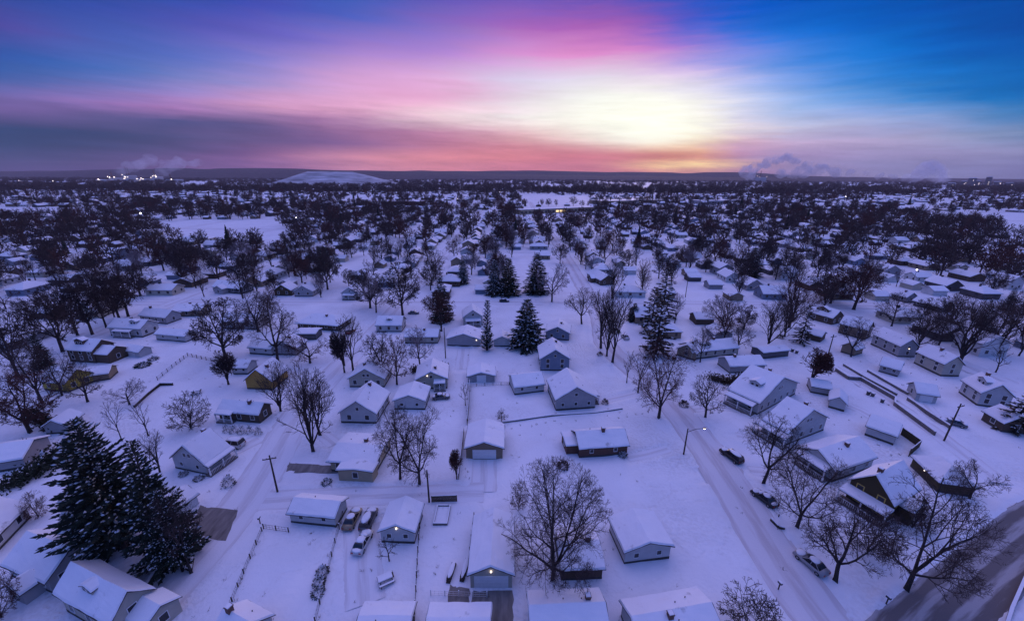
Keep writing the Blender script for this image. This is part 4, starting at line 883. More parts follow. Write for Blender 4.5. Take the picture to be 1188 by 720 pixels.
# bottom edge
house('white garage with a plain snowy roof in the open yard right of the big tree', (724,654), (776,647), 7.0, 'g', 2.7, 1.2, 'white', win='few', name='garage', cat='garage', group='garages', vents=0)
house('white house cut off by the lower edge, snow roof with three vents', (745,752), (838,734), 6.5, 'e', 2.7, 1.2, 'white', e=1, vents=3, win='few')
house('low house with a snowy flat roof underneath the big bare tree', (651,673), (698,671), 7.5, 'e', 2.4, 1.0, 'brown', win='', vents=0)
house('snowy roofed house at the lower edge below the big bare tree', (618,740), (706,736), 6, 'e', 2.8, 1.5, 'grey', e=1, vents=2)
house('flat snowy porch roof at the lower edge beside the bare driveway', (494,738), (566,738), 4.0, 'e', 2.7, .35, 'white', e=1, vents=0, win='')
house('blue roofed snowy house at the bottom left of the white street', (243,740), (272,758), 6, 'e', 2.8, 1.8, 'white', e=1, vents=1)
house('small snow buried shed at the lower edge by the picnic table', (412,738), (472,738), 4.5, 'e', 1.8, .5, 'grey', e=1, vents=1, win='', name='shed', cat='shed', group='sheds')

# ------------------------------------------------------------------ named trees
G0 = 'bare trees of the neighbourhood'
tree(640, 672, 546, 132, 'hero', 'biggest bare tree with a wide round crown at the bottom centre', rz=.4)
tree(364, 523, 428, 62, 'vase', 'tall bare tree with steep vase shaped limbs by the beige ranch house')
tree(372, 504, 440, 42, 'vase2', 'slimmer bare tree directly behind the tall vase shaped tree')
tree(487, 561, 470, 82, 'big', 'bare forked tree with drooping side limbs left of the two car garage')
tree(464, 556, 476, 62, 'big2', 'bare twin of the forked tree, next to the ranch house wing')
tree(764, 485, 395, 80, 'big', 'broad bare tree at the left kerb of the wide street', crown=TWIGR)
tree(818, 484, 430, 50, 'round', 'small dense bare tree at the right kerb across from the broad tree')
tree(740, 455, 402, 26, 'sapling', 'slim pale sapling behind the broad kerb tree', crown=TWIGF)
tree(885, 560, 485, 74, 'big2', 'leaning bare tree in front of the white two storey house', rz=2.0)
tree(925, 611, 525, 92, 'big', 'bare tree with outstretched limbs before the long white house', rz=1.0)
tree(970, 673, 592, 100, 'big2', 'bare tree with a low side limb between the parked car and the dark mustard house', rz=5.2)
tree(1052, 684, 560, 126, 'big', 'large bare tree leaning beside the dark slushy road', rz=3.0)
tree(1006, 640, 590, 56, 'bushy', 'thick dark bare shrub tree against the entry porch of the mustard house', crown=TWIG)
tree(1058, 612, 575, 50, 'bushy', 'dark thicket of branches under the dark mustard house')
tree(1125, 578, 535, 46, 'round', 'small bare tree with a rounded top behind the dark mustard garage')
tree(262, 415, 345, 64, 'dense', 'dark heavy crowned tree in front of the grey long roofed house')
tree(322, 420, 345, 66, 'big2', 'forked bare tree with wide limbs before the pale pointed gable house')
tree(360, 421, 388, 50, 'round', 'low spreading fruit tree in the open yard', crown=TWIGR)
tree(326, 477, 425, 40, 'vase', 'narrow bare tree beside the mustard house')
tree(265, 446, 405, 26, 'column', 'dark narrow bushy tree beside the tiny white garage')
tree(150, 469, 440, 38, 'round', 'small rounded bare tree in the big open garden', crown=TWIGF)
tree(172, 505, 463, 22, 'sapling', 'thin bare sapling above the white five window house', crown=TWIGF)
tree(142, 511, 463, 20, 'sapling', 'thin bare sapling leaning above the snowy pines', crown=TWIGF)
tree(186, 548, 500, 26, 'vase2', 'wispy bare tree between the second pine and the white house')
tree(222, 497, 455, 46, 'bushy', 'dark many stemmed bush tree behind the white five window house')
tree(102, 466, 418, 46, 'round', 'rounded bare tree beside the low grey garage')
tree(50, 468, 400, 50, 'round2', 'bare tree at the photo edge before the yellow house', crown=TWIG)
tree(72, 459, 405, 40, 'big2', 'twisted bare tree over the yellow house')
tree(22, 437, 350, 52, 'dense2', 'tall dark trunked tree at the far left of the street row')
tree(35, 502, 432, 74, 'dense', 'heavy brown crowned tree above the blue cottage', crown=TWIGR)
tree(73, 408, 338, 52, 'dense2', 'first dark tree of the left street row, beside the brown house')
tree(90, 389, 322, 46, 'dense', 'second dark tree of the left street row')
tree(107, 388, 325, 44, 'dense2', 'third dark tree of the left street row')
tree(124, 380, 316, 46, 'dense3', 'fourth dark tree of the left street row')
tree(149, 367, 306, 46, 'dense', 'last dark tree of the left street row, above the farmhouse')
tree(139, 372, 316, 40, 'dense2', 'dark tree between the fourth and last of the street row')
tree(410, 430, 364, 30, 'vase2', 'thin upright tree over the red lit car')
tree(400, 432, 378, 24, 'column', 'narrow hedge tree beside the thin upright tree')
tree(443, 436, 384, 42, 'round2', 'bare tree beside the cream gabled house')
tree(461, 446, 388, 48, 'round', 'reddish bare tree between the cream house and its lamp lit neighbour', crown=TWIGR)
tree(487, 425, 372, 40, 'round', 'pale frosted bare tree behind the lamp lit cream house', crown=TWIGF)
tree(512, 384, 338, 46, 'dense3', 'reddish ball crowned tree behind the lamp cornered garage', crown=TWIGR)
tree(675, 376, 334, 44, 'big2', 'bare tree with a forked trunk on the corner lawn')
tree(697, 404, 333, 36, 'vase2', 'first of three tall bare trees on the corner by the wide street')
tree(704, 413, 343, 34, 'vase', 'middle of three tall bare trees, with criss crossed limbs')
tree(711, 420, 336, 38, 'vase2', 'nearest of three tall bare trees by the wide street')
tree(727, 444, 405, 18, 'sapling', 'lone sapling on the open corner lawn', crown=TWIGR)
tree(837, 384, 340, 50, 'round', 'frosted bare tree behind the long pale ranch house', crown=TWIGF)
tree(812, 420, 378, 30, 'big2', 'bare tree before the long pale ranch house')
tree(855, 410, 368, 34, 'big2', 'leafless forked tree at the end of the long pale ranch house')
tree(891, 402, 350, 42, 'vase', 'bare tree with fan limbs behind the dark posted carport')
tree(915, 380, 325, 52, 'vase', 'dark fan shaped tree left of the brown bungalow', crown=TWIGR)
tree(940, 446, 402, 32, 'column', 'dense brown oval tree in the alley yard', crown=TWIGR)
tree(990, 359, 308, 66, 'dense3', 'big dark crowned tree behind the long row of houses', crown=TWIGR)
tree(963, 352, 322, 46, 'dense', 'dark clump tree beside the big crowned tree', crown=TWIGR)
tree(1034, 378, 340, 42, 'big', 'bare tree behind the pale lamp end house')
tree(1070, 392, 358, 40, 'big2', 'bare tree behind the ridge chimneyed house')
tree(1114, 419, 352, 64, 'vase', 'widest fan shaped tree behind the pale two storey row')
tree(1096, 388, 340, 44, 'round2', 'dark rounded tree by the deep eaved house')
tree(1152, 412, 356, 50, 'vase', 'fan shaped bare tree near the right hand edge of the row')
tree(1180, 400, 335, 50, 'round2', 'bare tree cut by the photo edge')
tree(1155, 432, 400, 22, 'sapling', 'sapling behind the wide dormered white house')
tree(282, 346, 303, 34, 'dense3', 'dark umbrella crowned tree at the cross street')
tree(430, 357, 312, 50, 'dense', 'dark wide tree at the cross street left of the conifer', )
tree(467, 366, 305, 46, 'dense2', 'tall dark tree at the cross street')
tree(380, 336, 285, 40, 'dense', 'dark upright tree right of the gabled pair')
tree(640, 350, 300, 40, 'round', 'pale pinkish bare tree on the far side of the cross street', crown=TWIGF)
tree(215, 330, 282, 44, 'dense3', 'dark broad tree left of the steep roofed grey house')
tree(300, 385, 338, 50, 'round2', 'bare tree in front of the snowy steep roof')
tree(582, 488, 474, 18, 'round', 'tiny round bare tree in the middle garden', name='bare_tree')
tree(452, 651, 626, 26, 'sapling', 'bare V shaped sapling in front of the lit white cottage', crown=TWIG)
tree(602, 590, 556, 24, 'bushy', 'dark bushy sapling behind the biggest bare tree', crown=TWIGR)
tree(530, 556, 520, 16, 'column', 'short brown columnar tree by the two car garage', crown=TWIGR)
tree(540, 470, 444, 14, 'sapling', 'thin tree stem by the dark board fence', crown=TWIG)
tree(222, 664, 570, 60, 'big2', 'bare tree with drooping snowy twigs beside the bare driveway', crown=TWIG)
tree(870, 738, 690, 80, 'bushy', 'bare bush rising from the lower edge', crown=TWIG)
tree(2, 716, 660, 50, 'bushy', 'brown bare bush in the bottom left corner', crown=TWIGR)
tree(45, 600, 570, 26, 'bushy', 'small brown bush tree between the long eaved house and the pines', crown=TWIGR)
# evergreens
GE = 'snow dusted evergreens'
tree(148, 642, 490, 108, 'pine', 'tallest snow flecked pine in the lower left', GE)
tree(200, 650, 512, 74, 'spruce2', 'second snowy pine, right behind the tallest one', GE)
tree(122, 636, 540, 66, 'spruce2', 'lower broad pine merging into the tallest one', GE)
tree(212, 662, 570, 50, 'pine', 'dark lower pine by the pale shed', GE)
tree(611, 402, 348, 46, 'spruce', 'big rounded spruce layered with snow beside the blue grey houses', GE)
tree(565, 406, 350, 13, 'pillar', 'thin snowy pillar evergreen next to the wide grey garage', GE)
tree(761, 412, 350, 44, 'ragged', 'tall ragged spruce with drooping boughs over the brown cottage', GE)
tree(755, 385, 335, 34, 'ragged', 'brownish spruce just behind the tall ragged spruce', GE)
tree(768, 366, 312, 36, 'ragged', 'third spruce in the line behind the tall ragged spruce', GE)
tree(513, 372, 322, 26, 'darkspruce', 'dark conifer rising behind the ball crowned tree', GE)
tree(590, 342, 300, 28, 'darkspruce', 'dark spruce by the cross street behind the layered spruce', GE)
tree(574, 342, 302, 24, 'spruce', 'snow flecked spruce left of the dark cross street spruce', GE)
tree(622, 340, 294, 30, 'darkspruce', 'dark pointed conifer right of the cross street spruces', GE)
tree(870, 320, 288, 26, 'darkspruce', 'dark conifer far along the right hand yards', GE)
tree(1172, 498, 455, 40, 'ragged', 'dark leaning evergreen over the house at the right edge', GE)
tree(52, 425, 385, 18, 'darkspruce', 'small dark conifer in the left street row', GE)
tree(735, 372, 352, 16, 'darkspruce', 'small dark conifer behind the three tall bare trees', GE)

# ------------------------------------------------------------------ hedges, shrubs, fences
hedge([(10,566),(38,553),(64,537),(84,518)], 4.2, 2.6, 'thick dark evergreen hedge running between two cottages in the lower left')
hedge([(34,482),(50,490),(64,500)], 2.6, 2.2, 'brown hedge in front of the lone small garage', True)
hedge([(480,432),(497,430),(515,428)], 2.4, 2.2, 'dark brown hedge behind the lamp lit cream house', True)
hedge([(825,440),(845,446),(862,440)], 2.6, 2.2, 'brown hedge below the low blue roofed garage', True)
hedge([(1075,372),(1105,378),(1130,384)], 3.0, 2.4, 'dark hedge beside the deep eaved house', True)
hedge([(1030,585),(1052,600),(1062,590)], 2.6, 2.0, 'dark overgrown hedge under the mustard house', True)
for i, (a, b, s) in enumerate([(263,500,'first'), (271,501,'second'), (280,502,'third'), (290,502,'fourth'), (300,503,'last')]):
    shrub(a, b, .8, 2.1, f'{s} clipped dark shrub in the row before the brown duplex', group='clipped shrubs before the duplex')
shrub(265, 562, 1.2, 2.0, 'single round dark shrub on the lawn by the utility pole')
for i, (a, b, s) in enumerate([(374,664,'top'), (371,676,'middle'), (369,688,'lowest')]): shrub(a, b, .9, 1.1, f'{s} of three low snowy shrubs along the wire fence', group='three shrubs along the wire fence')
shrub(379, 560, .9, .9, 'little snowy shrub in front of the beige ranch wing')
shrub(213, 551, .8, .9, 'snowy shrub under the left corner of the white five window house'); shrub(231, 556, .9, .9, 'snowy shrub under the gable of the white five window house')
shrub(713, 385, 2.2, 1.2, 'round dark snow rimmed bush on the corner lawn'); shrub(696, 412, 1.0, 1.2, 'small bush under the three tall bare trees', 'twiggy')
shrub(793, 470, 1.2, 1.4, 'brown bush behind the small kerb tree', 'twiggy'); shrub(852, 447, 1.6, 2.0, 'brown bush left of the big white dormered house', 'twiggy')
shrub(166, 424, 2.0, 1.0, 'low snowy shrub bed by the lone garden shed'); shrub(178, 417, 1.4, 1.0, 'snowy shrub at the end of the garden shed bed')
shrub(702, 468, .9, 1.3, 'dark shrub at the corner of the grey gabled house', 'twiggy'); shrub(722, 528, 1.0, 1.0, 'snowy shrub at the end of the brick bungalow'); shrub(653, 541, 1.2, 1.2, 'twiggy bush at the left end of the brick bungalow', 'twiggy')
shrub(905, 392, 1.2, 1.4, 'brown round bush by the carport', 'twiggy')
fence([(545,447),(544,470),(542,493)], 1.7, 'dark board fence along the middle yard below the grey shed')
fence([(543,449),(572,447),(600,446)], 1.0, 'low fence between the grey shed and the white garage', 'wire')
fence([(538,500),(535,530),(532,556)], 1.3, 'dark post fence beside the two car garage', 'board', GREYWOOD)
fence([(489,588),(485,640),(481,722)], 1.2, 'long wire fence right of the lit white cottage', 'wire')
fence([(398,598),(389,630),(366,722)], 1.1, 'long wire fence between the empty lot and the parked cars', 'wire')
fence([(306,613),(335,617)], 1.0, 'short snowy fence at the corner of the long low garage', 'wire')
fence([(304,616),(283,665),(262,716)], .9, 'wire fence along the white street by the empty lot', 'wire')
fence([(501,582),(530,581)], 1.3, 'short black board fence at the lane')
fence([(550,600),(545,640)], 1.1, 'low fence along the lamp lit white garage', 'wire')
fence([(640,482),(690,479),(722,474)], .25, 'low kerb wall in the snow between the grey house and the brick bungalow', 'wall', GREYWOOD)
fence([(583,490),(640,482)], .25, 'half buried border wall behind the two car garage', 'wall', GREYWOOD)
fence([(156,473),(171,459),(186,447),(201,447)], .8, 'dark curved garden wall in the big open garden', 'wall', DARKWOOD)
fence([(218,413),(200,427),(183,441)], 1.1, 'wire fence running diagonally up the big open garden', 'wire')
fence([(218,413),(245,419),(272,424)], 1.1, 'wire fence behind the tiny white garage', 'wire')
fence([(969,430),(984,440),(998,441),(1038,464),(1037,470),(1084,505)], 1.0, 'long dark retaining wall stepping along the alley', 'wall', GREYWOOD)
fence([(978,424),(1003,439),(1040,459)], .7, 'second dark wall beside the alley', 'wall', GREYWOOD)
fence([(1006,431),(1030,445),(1053,458)], .7, 'dark wall below the pale angled garage', 'wall', GREYWOOD)
fence([(1052,464),(1075,480),(1101,497)], .9, 'dark wall along the lower alley', 'wall', GREYWOOD)
fence([(1045,504),(1066,519),(1054,529)], 1.8, 'dark mustard board fence bent round the white double garage', 'board', mat('mustard_fence', (.07, .053, .028), .8, .2))
fence([(886,578),(893,588),(903,600)], .6, 'short dark rail beside the dark parked sedan', 'wire')
fence([(894,603),(903,612),(910,614)], .5, 'bent black rail at the kerb below the leaning tree', 'wall')
fence([(1160,745),(1172,708),(1188,672),(1210,640)], .7, 'dark roadside guard wall in the bottom right corner', 'wall')
fence([(500,690),(565,692)], .9, 'white railing round the flat porch roof', 'wire', TRIM)
fence([(206,625),(196,648),(180,668),(160,700)], .8, 'dark snow capped border by the drooping tree', 'wall')
fence([(206,655),(222,662),(224,648)], .5, 'angled dark edging at the foot of the drooping tree', 'wall')
# poles
utility_pole(322, 570, 528, 'utility pole with a crossarm beside the long low white garage')
utility_pole(793, 527, 497, 'street lamp pole at the kerb with its pale lamp lit', arm=(3.6, .4), lamp=True)
utility_pole(1095, 511, 468, 'tall utility pole at the end of the alley walls', lean=(.4, 0))
utility_pole(956, 428, 388, 'utility pole beside the dense brown oval tree')
utility_pole(498, 582, 545, 'slim utility pole behind the short black fence', cross=False)
utility_pole(517, 415, 380, 'slim utility pole left of the wide grey garage', cross=False)
utility_pole(400, 424, 383, 'slim utility pole by the red lit car', cross=False)
utility_pole(658, 545, 537, 'short pole behind the big bare tree', cross=False)
utility_pole(795, 345, 320, 'slim utility pole on the open lawn beyond the spruces')
# vehicles
car(409, 604, R(88), 'tan hatchback with snow on its roof, darkest of the three parked', PAINT['tan'], 'light', group='three cars by the lit white cottage')
car(428, 605, R(88), 'car wholly buried in snow beside the tan hatchback', PAINT['grey'], 'full', kind='suv', group='three cars by the lit white cottage')
car(421, 631, R(84), 'snow covered car parked nearest the bottom of the three', PAINT['white'], 'full', group='three cars by the lit white cottage')
car(848, 531, R(112), 'dark pickup style suv with a snowy hood in the wide street', PAINT['black'], 'light', kind='suv', L=4.8)
car(886, 580, R(112), 'dark sedan half buried at the right kerb', PAINT['black'], 'full')
car(940, 655, R(112), 'silver car with dark windows at the right kerb near the bottom', PAINT['silver'], 'light')
car(270, 517, R(172), 'snow loaded truck beside the white five window house', PAINT['white'], 'full', kind='suv', L=5.2, Wd=2.0, Hh=1.6)
car(407, 386, R(80), 'car with red lamps glowing in the drive by the thin upright tree', PAINT['red'], 'light')
x_, y_ = at(406, 388)
car(585, 350, R(2), 'dark car crossing on the cross street', PAINT['black'], 'light'); car(480, 364, R(4), 'dark car parked at the cross street by the tall dark tree', PAINT['grey'], 'full')
car(1105, 492, R(140), 'snow covered car at the end of the alley walls', PAINT['grey'], 'full'); car(725, 392, R(95), 'pale car parked beyond the corner lawn', PAINT['white'], 'full')
car(512, 462, R(10), 'snow mounded car in the yard of the lamp lit cream house', PAINT['grey'], 'full')
for i, (a, b, l) in enumerate([(1007,458,'left hand bin of the close pair'), (1012,460,'right hand bin of the close pair'), (1023,467,'single dark bin a little apart'), (919,408,'left hand bin by the snowy shed'), (924,410,'right hand bin by the snowy shed')]):
    bin_(a, b, l + (' beside the alley wall' if i < 3 else ' along the upper alley'))
# picnic table, garden bed, log pile, mailbox posts
def picnic_table(px, py, label):
    x, y = at(px, py); o = thing('picnic_table', label, 'table', (x, y, 0), .5)
    k = MB(); k.box(-1.1, -.42, .70, 1.1, .42, .76, 0); k.box(-1.06, -.4, .76, .9, .4, .93, 1); k.build('tabletop', [DARKWOOD, SNOWR], o)
    for s in (-1, 1):
        k = MB(); k.box(-1.1, s*.8 - .15, .42, 1.1, s*.8 + .15, .47, 0); k.box(-1.05, s*.8 - .12, .47, 1.05, s*.8 + .12, .58, 1); k.build('seat', [DARKWOOD, SNOWR], o)
        k = MB(); k.tube([(s*.8, -.85, 0), (s*.8, -.2, .70)], .06, 4); k.tube([(s*.8, .85, 0), (s*.8, .2, .70)], .06, 4); k.box(s*.8 - .04, -.85, .36, s*.8 + .04, .85, .42); k.build('leg', DARKWOOD, o)
picnic_table(448, 674, 'dark picnic table poking out of the snow in the lower yard'); picnic_table(228, 456, 'dark garden table left of the brown duplex')
def garden_bed(px, py, label):
    x, y = at(px, py); o = thing('garden_bed', label, 'garden bed', (x, y, 0))
    for q in ((-1.2,-2,-1.0,2), (1.0,-2,1.2,2), (-1.0,-2,1.0,-1.8), (-1.0,1.8,1.0,2)): k = MB(); k.box(q[0], q[1], -.2, q[2], q[3], .45, 0); k.box(q[0], q[1], .45, q[2], q[3], .55, 1); k.build('board', [GREYWOOD, SNOWR], o)
    k = MB(); k.box(-1.0, -1.8, -.1, 1.0, 1.8, .25); k.build('snow_fill', SNOWR, o)
garden_bed(513, 598, 'raised garden bed rimmed with snowy boards below the black fence')
def log_pile(px, py, label, n=5):
    x, y = at(px, py); o = thing('firewood_pile', label, 'firewood', (x, y, 0), 1.4); 
    k = MB(); g = random.Random(px)
    for r_ in range(3):
        for i in range(int(n * 2.4) - r_): xx = (i - n*1.2 + r_*.5)*.26; k.tube([(xx, -.3, .13 + r_*.23), (xx + g.uniform(-.03,.03), .3, .13 + r_*.23)], .13, 7)
    k.build('logs', DARKWOOD, o); k = MB(); k.blob((0,0,.72), (n*.30, .36, .12), px, 0, 12, 5, .1); k.build('snow_cover', SNOWR, o)
log_pile(524, 664, 'dark firewood pile beside the lamp lit white garage', 5); log_pile(540, 660, 'second firewood pile against the fence of the lamp lit white garage', 6)
def mailbox(px, py, label):
    x, y = at(px, py); o = thing('mailbox', label, 'mailbox', (x, y, 0), .3); k = MB(); k.box(-.06,-.06,-.2,.06,.06,1.1); k.build('post', DARKWOOD, o)
    k = MB(); k.prism([(-.16,1.1),(.16,1.1),(.16,1.3),(.1,1.4),(-.1,1.4),(-.16,1.3)], -.28, .28); k.box(-.15,-.27,1.4,.15,.27,1.47,1); k.build('box', [METAL, SNOWR], o)
mailbox(903, 683, 'small dark mailbox at the kerb near the lower edge'); mailbox(1028, 700, 'small dark mailbox on the lawn by the slushy road'); mailbox(302, 607, 'dark mailbox at the corner of the empty lot')
def pool(px, py, r, label):
    x, y = at(px, py); o = thing('round_pool', label, 'pool', (x, y, 0)); k = MB(); k.tube([(0,0,-.1),(0,0,1.1)], r, 28); k.build('wall', METAL, o)
    k = MB(); k.blob((0,0,1.1), (r*.98, r*.98, .22), 3, 0, 24, 6, .02); k.build('snow_cover', SNOWR, o)
pool(512, 460, 2.0, 'round covered pool heaped with snow by the lamp lit cream house') if False else None

wg = random.Random(12); wm_ = MB()
def weed(x, y, h):
    for _ in range(wg.randint(4, 9)):
        a = wg.uniform(0, 6.28); d = wg.uniform(.05, .4); p0 = Vector((x + wg.uniform(-.2, .2), y + wg.uniform(-.2, .2), -.1)); wm_.tube([p0, p0 + Vector((math.cos(a)*d*.4, math.sin(a)*d*.4, h*.6)), p0 + Vector((math.cos(a)*d, math.sin(a)*d, h*wg.uniform(.8, 1.2)))], [.022, .016, .006], 3, cap=False)
for f_ in [o for o in bpy.data.objects if o.get('category') in ('fence', 'house', 'garage', 'shed')]:
    fx_, fy_ = f_.location.x, f_.location.y
    if fy_ > 130: continue
    for _ in range(4): r_ = wg.uniform(4.5, 9); a = wg.uniform(0, 6.28); weed(fx_ + r_*math.cos(a), fy_ + r_*math.sin(a), wg.uniform(.2, .5))
for pts in ([(489,588),(485,640),(481,722)], [(398,598),(389,630),(366,722)], [(545,447),(544,470),(542,493)], [(583,497),(640,490)], [(640,490),(700,487),(745,480)], [(550,600),(545,640)], [(969,430),(998,441),(1038,464)], [(304,616),(283,665),(262,716)]):
    for p in resample(px_line(pts), 1.1):
        if wg.random() < .4: weed(p[0] + wg.gauss(0, .4), p[1] + wg.gauss(0, .4), wg.uniform(.2, .6))
tag(wm_.build('weeds', mat('dead_weed', (.11, .085, .06), .9, .3, 2)), 'dry weed stalks poking through the snow along fences and houses', 'weeds', kind='stuff')
# ------------------------------------------------------------------ the blocks beyond: houses and trees on the street grid
OPEN = [quad((160,257),(326,254),(334,284),(205,278)), quad((600,225),(682,227),(690,239),(606,237)), quad((1150,248),(1200,248),(1200,276),(1165,282)), quad((606,240),(688,240),(690,252),(606,254)),
        quad((330,352),(405,352),(398,372),(335,372)), quad((596,300),(640,300),(650,345),(600,345))]
def is_open(x, y): return any(in_quad(np.array([x]), np.array([y]), Q)[0] for Q in OPEN)
def in_view(x, y, z=6):
    if y < 5: return False
    px, py = proj(x, y, z); return -70 < px < 1260 and py < 790
ORD = ['first', 'second', 'third', 'fourth', 'fifth', 'sixth', 'seventh', 'eighth', 'ninth', 'tenth', 'eleventh', 'twelfth', 'thirteenth', 'fourteenth', 'fifteenth', 'sixteenth', 'seventeenth', 'eighteenth', 'nineteenth', 'twentieth']
def ordn(i):
    if i < 20: return ORD[i]
    return {2: 'twenty', 3: 'thirty', 4: 'forty', 5: 'fifty'}[min((i + 1) // 10, 5)] + '-' + ORD[(i + 1) % 10 - 1] if (i + 1) % 10 else {3: 'thirtieth', 4: 'fortieth', 5: 'fiftieth'}.get((i + 1) // 10, 'last')
STREETS = sorted(STX + [-50, 38]); BANDS = [(60, 172), (172, 300), (300, 425), (425, 550), (550, 690)]
def street_name(x):
    if x == 38: return 'the wide street'
    if x == -50: return 'the white street'
    return f'{ORD[sorted([s for s in STREETS if s < -50], reverse=True).index(x)]} street leftward' if x < 0 else f'{ORD[sorted([s for s in STREETS if s > 38]).index(x)]} street rightward'
BANDN = ['near', 'first', 'second', 'third', 'fourth']
rg = random.Random(4)
def hand_zone(x, y): return (-172 < x < 176 and y < 116) or (-48 < x < 52 and y < 168) or (-165 < x < -50 and y < 150)
def clear_of_houses(x, y, r): return all((x - a) ** 2 + (y - b) ** 2 > (r + c) ** 2 for a, b, c in HOUSES)
spots = []
for sx in STREETS:
    for bi, (y0, y1) in enumerate(BANDS):
        for side in (-1, 1):
            y = y0 + 14; 
            while y < y1 - 12:
                x = sx + side * rg.uniform(15, 19); yy = y + rg.uniform(-2, 2)
                if in_view(x, yy) and not hand_zone(x, yy) and not is_open(x, yy) and clear_of_houses(x, yy, 5 if y > 172 else 6.5) and rg.random() < .93:
                    w, l = rg.uniform(7.5, 10), rg.uniform(8.5, 12.5)
                    spots.append(dict(x=x, y=yy, w=w, l=l, rz=rg.choice((0, 0, math.pi/2)) + rg.uniform(-.05, .05), s=sx, b=bi, side=side, k=rg.randrange(5), g=0)); HOUSES.append((x, yy, max(w, l) * .6))
                    if rg.random() < .8:
                        gx_, gy_ = x + side * rg.uniform(15, 21), yy + rg.uniform(-5, 5)
                        if not is_open(gx_, gy_) and clear_of_houses(gx_, gy_, 3): spots.append(dict(x=gx_, y=gy_, w=6, l=7, rz=rg.choice((0, math.pi/2)), s=sx, b=bi, side=side, k=5, g=1)); HOUSES.append((gx_, gy_, 4))
                y += rg.uniform(13.6, 18)
# five house variants and one garage, unit sized in plan metres
def variant(w, l, hw, rise, hip, windows=True, chim=True):
    mb = MB(); x = w / 2
    if hip: mb.box(-x, -l/2, -.3, x, l/2, hw)
    else: mb.prism([(-x, -.3), (x, -.3), (x, hw), (0, hw + rise), (-x, hw)], -l/2, l/2)
    if windows:
        for sg in (-1, 1):
            for i in range(3):
                yy = -l/2 + l*(i + .5)/3; mb.box(sg*x - .03, yy - .5, 1.0, sg*x + .03, yy + .5, 2.2, 1)
            for i in (-1, 1): mb.box(i*w*.25 - .5, sg*l/2 - .03, 1.0, i*w*.25 + .5, sg*l/2 + .03, 2.2, 1)
    wall = mb.mesh('wall', [WALLC, GLASS])
    rb = roof_mesh(w, l, rise, .5, hip, .1, .36); rb.v = [(a, b - l/2, c + hw + .01) for a, b, c in rb.v]
    if chim: rb.box(-.3, l*.12, hw + rise - .4, .3, l*.12 + .6, hw + rise + 1.0, 0)
    return wall, rb.mesh('roof', [SHING, SNOWR])
VAR = [variant(8.5, 10.5, 2.9, 2.7, 0), variant(8, 11, 2.8, 1.9, 0), variant(9, 10, 3.0, 2.4, 1.0), variant(8, 9.5, 4.6, 2.3, 0), variant(8.5, 12, 2.7, 1.8, .9), variant(6, 7, 2.4, 1.5, 0, False, False)]
WCOL = [('white', (.60,.60,.60)), ('grey', (.28,.28,.30)), ('brown', (.10,.07,.05)), ('tan', (.26,.20,.14)), ('cream', (.50,.46,.38)), ('dark', (.08,.075,.08)), ('blue grey', (.18,.22,.29))]
spots.sort(key=lambda s: s['x'] ** 2 + s['y'] ** 2)
KINDN = ['steep roofed', 'low gabled', 'hip roofed', 'two storey', 'long hip roofed', 'small']
cnt = {}; nh = ng = 0; far_h = []
for s in spots:
    if s['g'] == 0 and nh >= 205 or s['g'] == 1 and ng >= 90: far_h.append(s); continue
    if s['g']: ng += 1
    else: nh += 1
    key = (s['s'], s['b'], s['side'], s['g']); i = cnt.get(key, 0); cnt[key] = i + 1
    cn, cc = WCOL[rg.randrange(7)]
    kind = KINDN[s['k']]; sd = 'left' if s['side'] < 0 else 'right'; what = 'garage' if s['g'] else 'house'
    o = thing(what, f"{kind} {cn} {what}, {ordn(i)} on {sd} of {street_name(s['s'])}, {BANDN[s['b']]} block", what, (s['x'], s['y'], 0), s['rz'], 'backyard garages beyond the cross street' if s['g'] else 'snowy houses beyond the cross street')
    wm, rm_ = VAR[s['k']]; sw = 1 if s['g'] else s['w'] / 8.7
    o.scale = (sw, s['l'] / (7 if s['g'] else 10.5), 1); wl = link('wall', wm, o); wl.color = (*cc, 1); link('roof', rm_, o)
# distant houses: too many to take one by one
def merge_into(V, F, Mi, me_data, x, y, rz, sc):
    v, f, m = me_data; c, s = math.cos(rz), math.sin(rz); q = v * np.array(sc); b = sum(len(a) for a in V)
    V.append(np.c_[q[:, 0]*c - q[:, 1]*s + x, q[:, 0]*s + q[:, 1]*c + y, q[:, 2]]); return b
class Merge:
    def __init__(s): s.V = []; s.L = []; s.C = []; s.M = []; s.n = 0
    def add(s, v, loops, counts, mi, x, y, rz, sc):
        c, q = math.cos(rz), math.sin(rz); w = v * np.array(sc); s.V.append(np.c_[w[:, 0]*c - w[:, 1]*q + x, w[:, 0]*q + w[:, 1]*c + y, w[:, 2]])
        s.L.append(loops + s.n); s.C.append(counts); s.M.append(mi); s.n += len(v)
    def build(s, name, mats):
        V, L, C, Mi = (np.concatenate(a) for a in (s.V, s.L, s.C, s.M)); me = bpy.data.meshes.new(name)
        me.vertices.add(len(V)); me.vertices.foreach_set('co', V.ravel()); me.loops.add(len(L)); me.loops.foreach_set('vertex_index', L)
        me.polygons.add(len(C)); me.polygons.foreach_set('loop_start', np.r_[0, np.cumsum(C)[:-1]]); me.update(calc_edges=True)
        for m in mats: me.materials.append(m)
        me.polygons.foreach_set('material_index', Mi); me.update(); return link(name, me)
def raw(me):
    v = np.empty(len(me.vertices) * 3); me.vertices.foreach_get('co', v); l = np.empty(len(me.loops), int); me.loops.foreach_get('vertex_index', l)
    c = np.empty(len(me.polygons), int); me.polygons.foreach_get('loop_total', c); m = np.empty(len(me.polygons), int); me.polygons.foreach_get('material_index', m); return v.reshape(-1, 3), l, c, m
FAR_MATS = [SHING, SNOWR, GLASS] + [mat('far_siding_' + n.replace(' ', '_'), c) for n, c in WCOL]
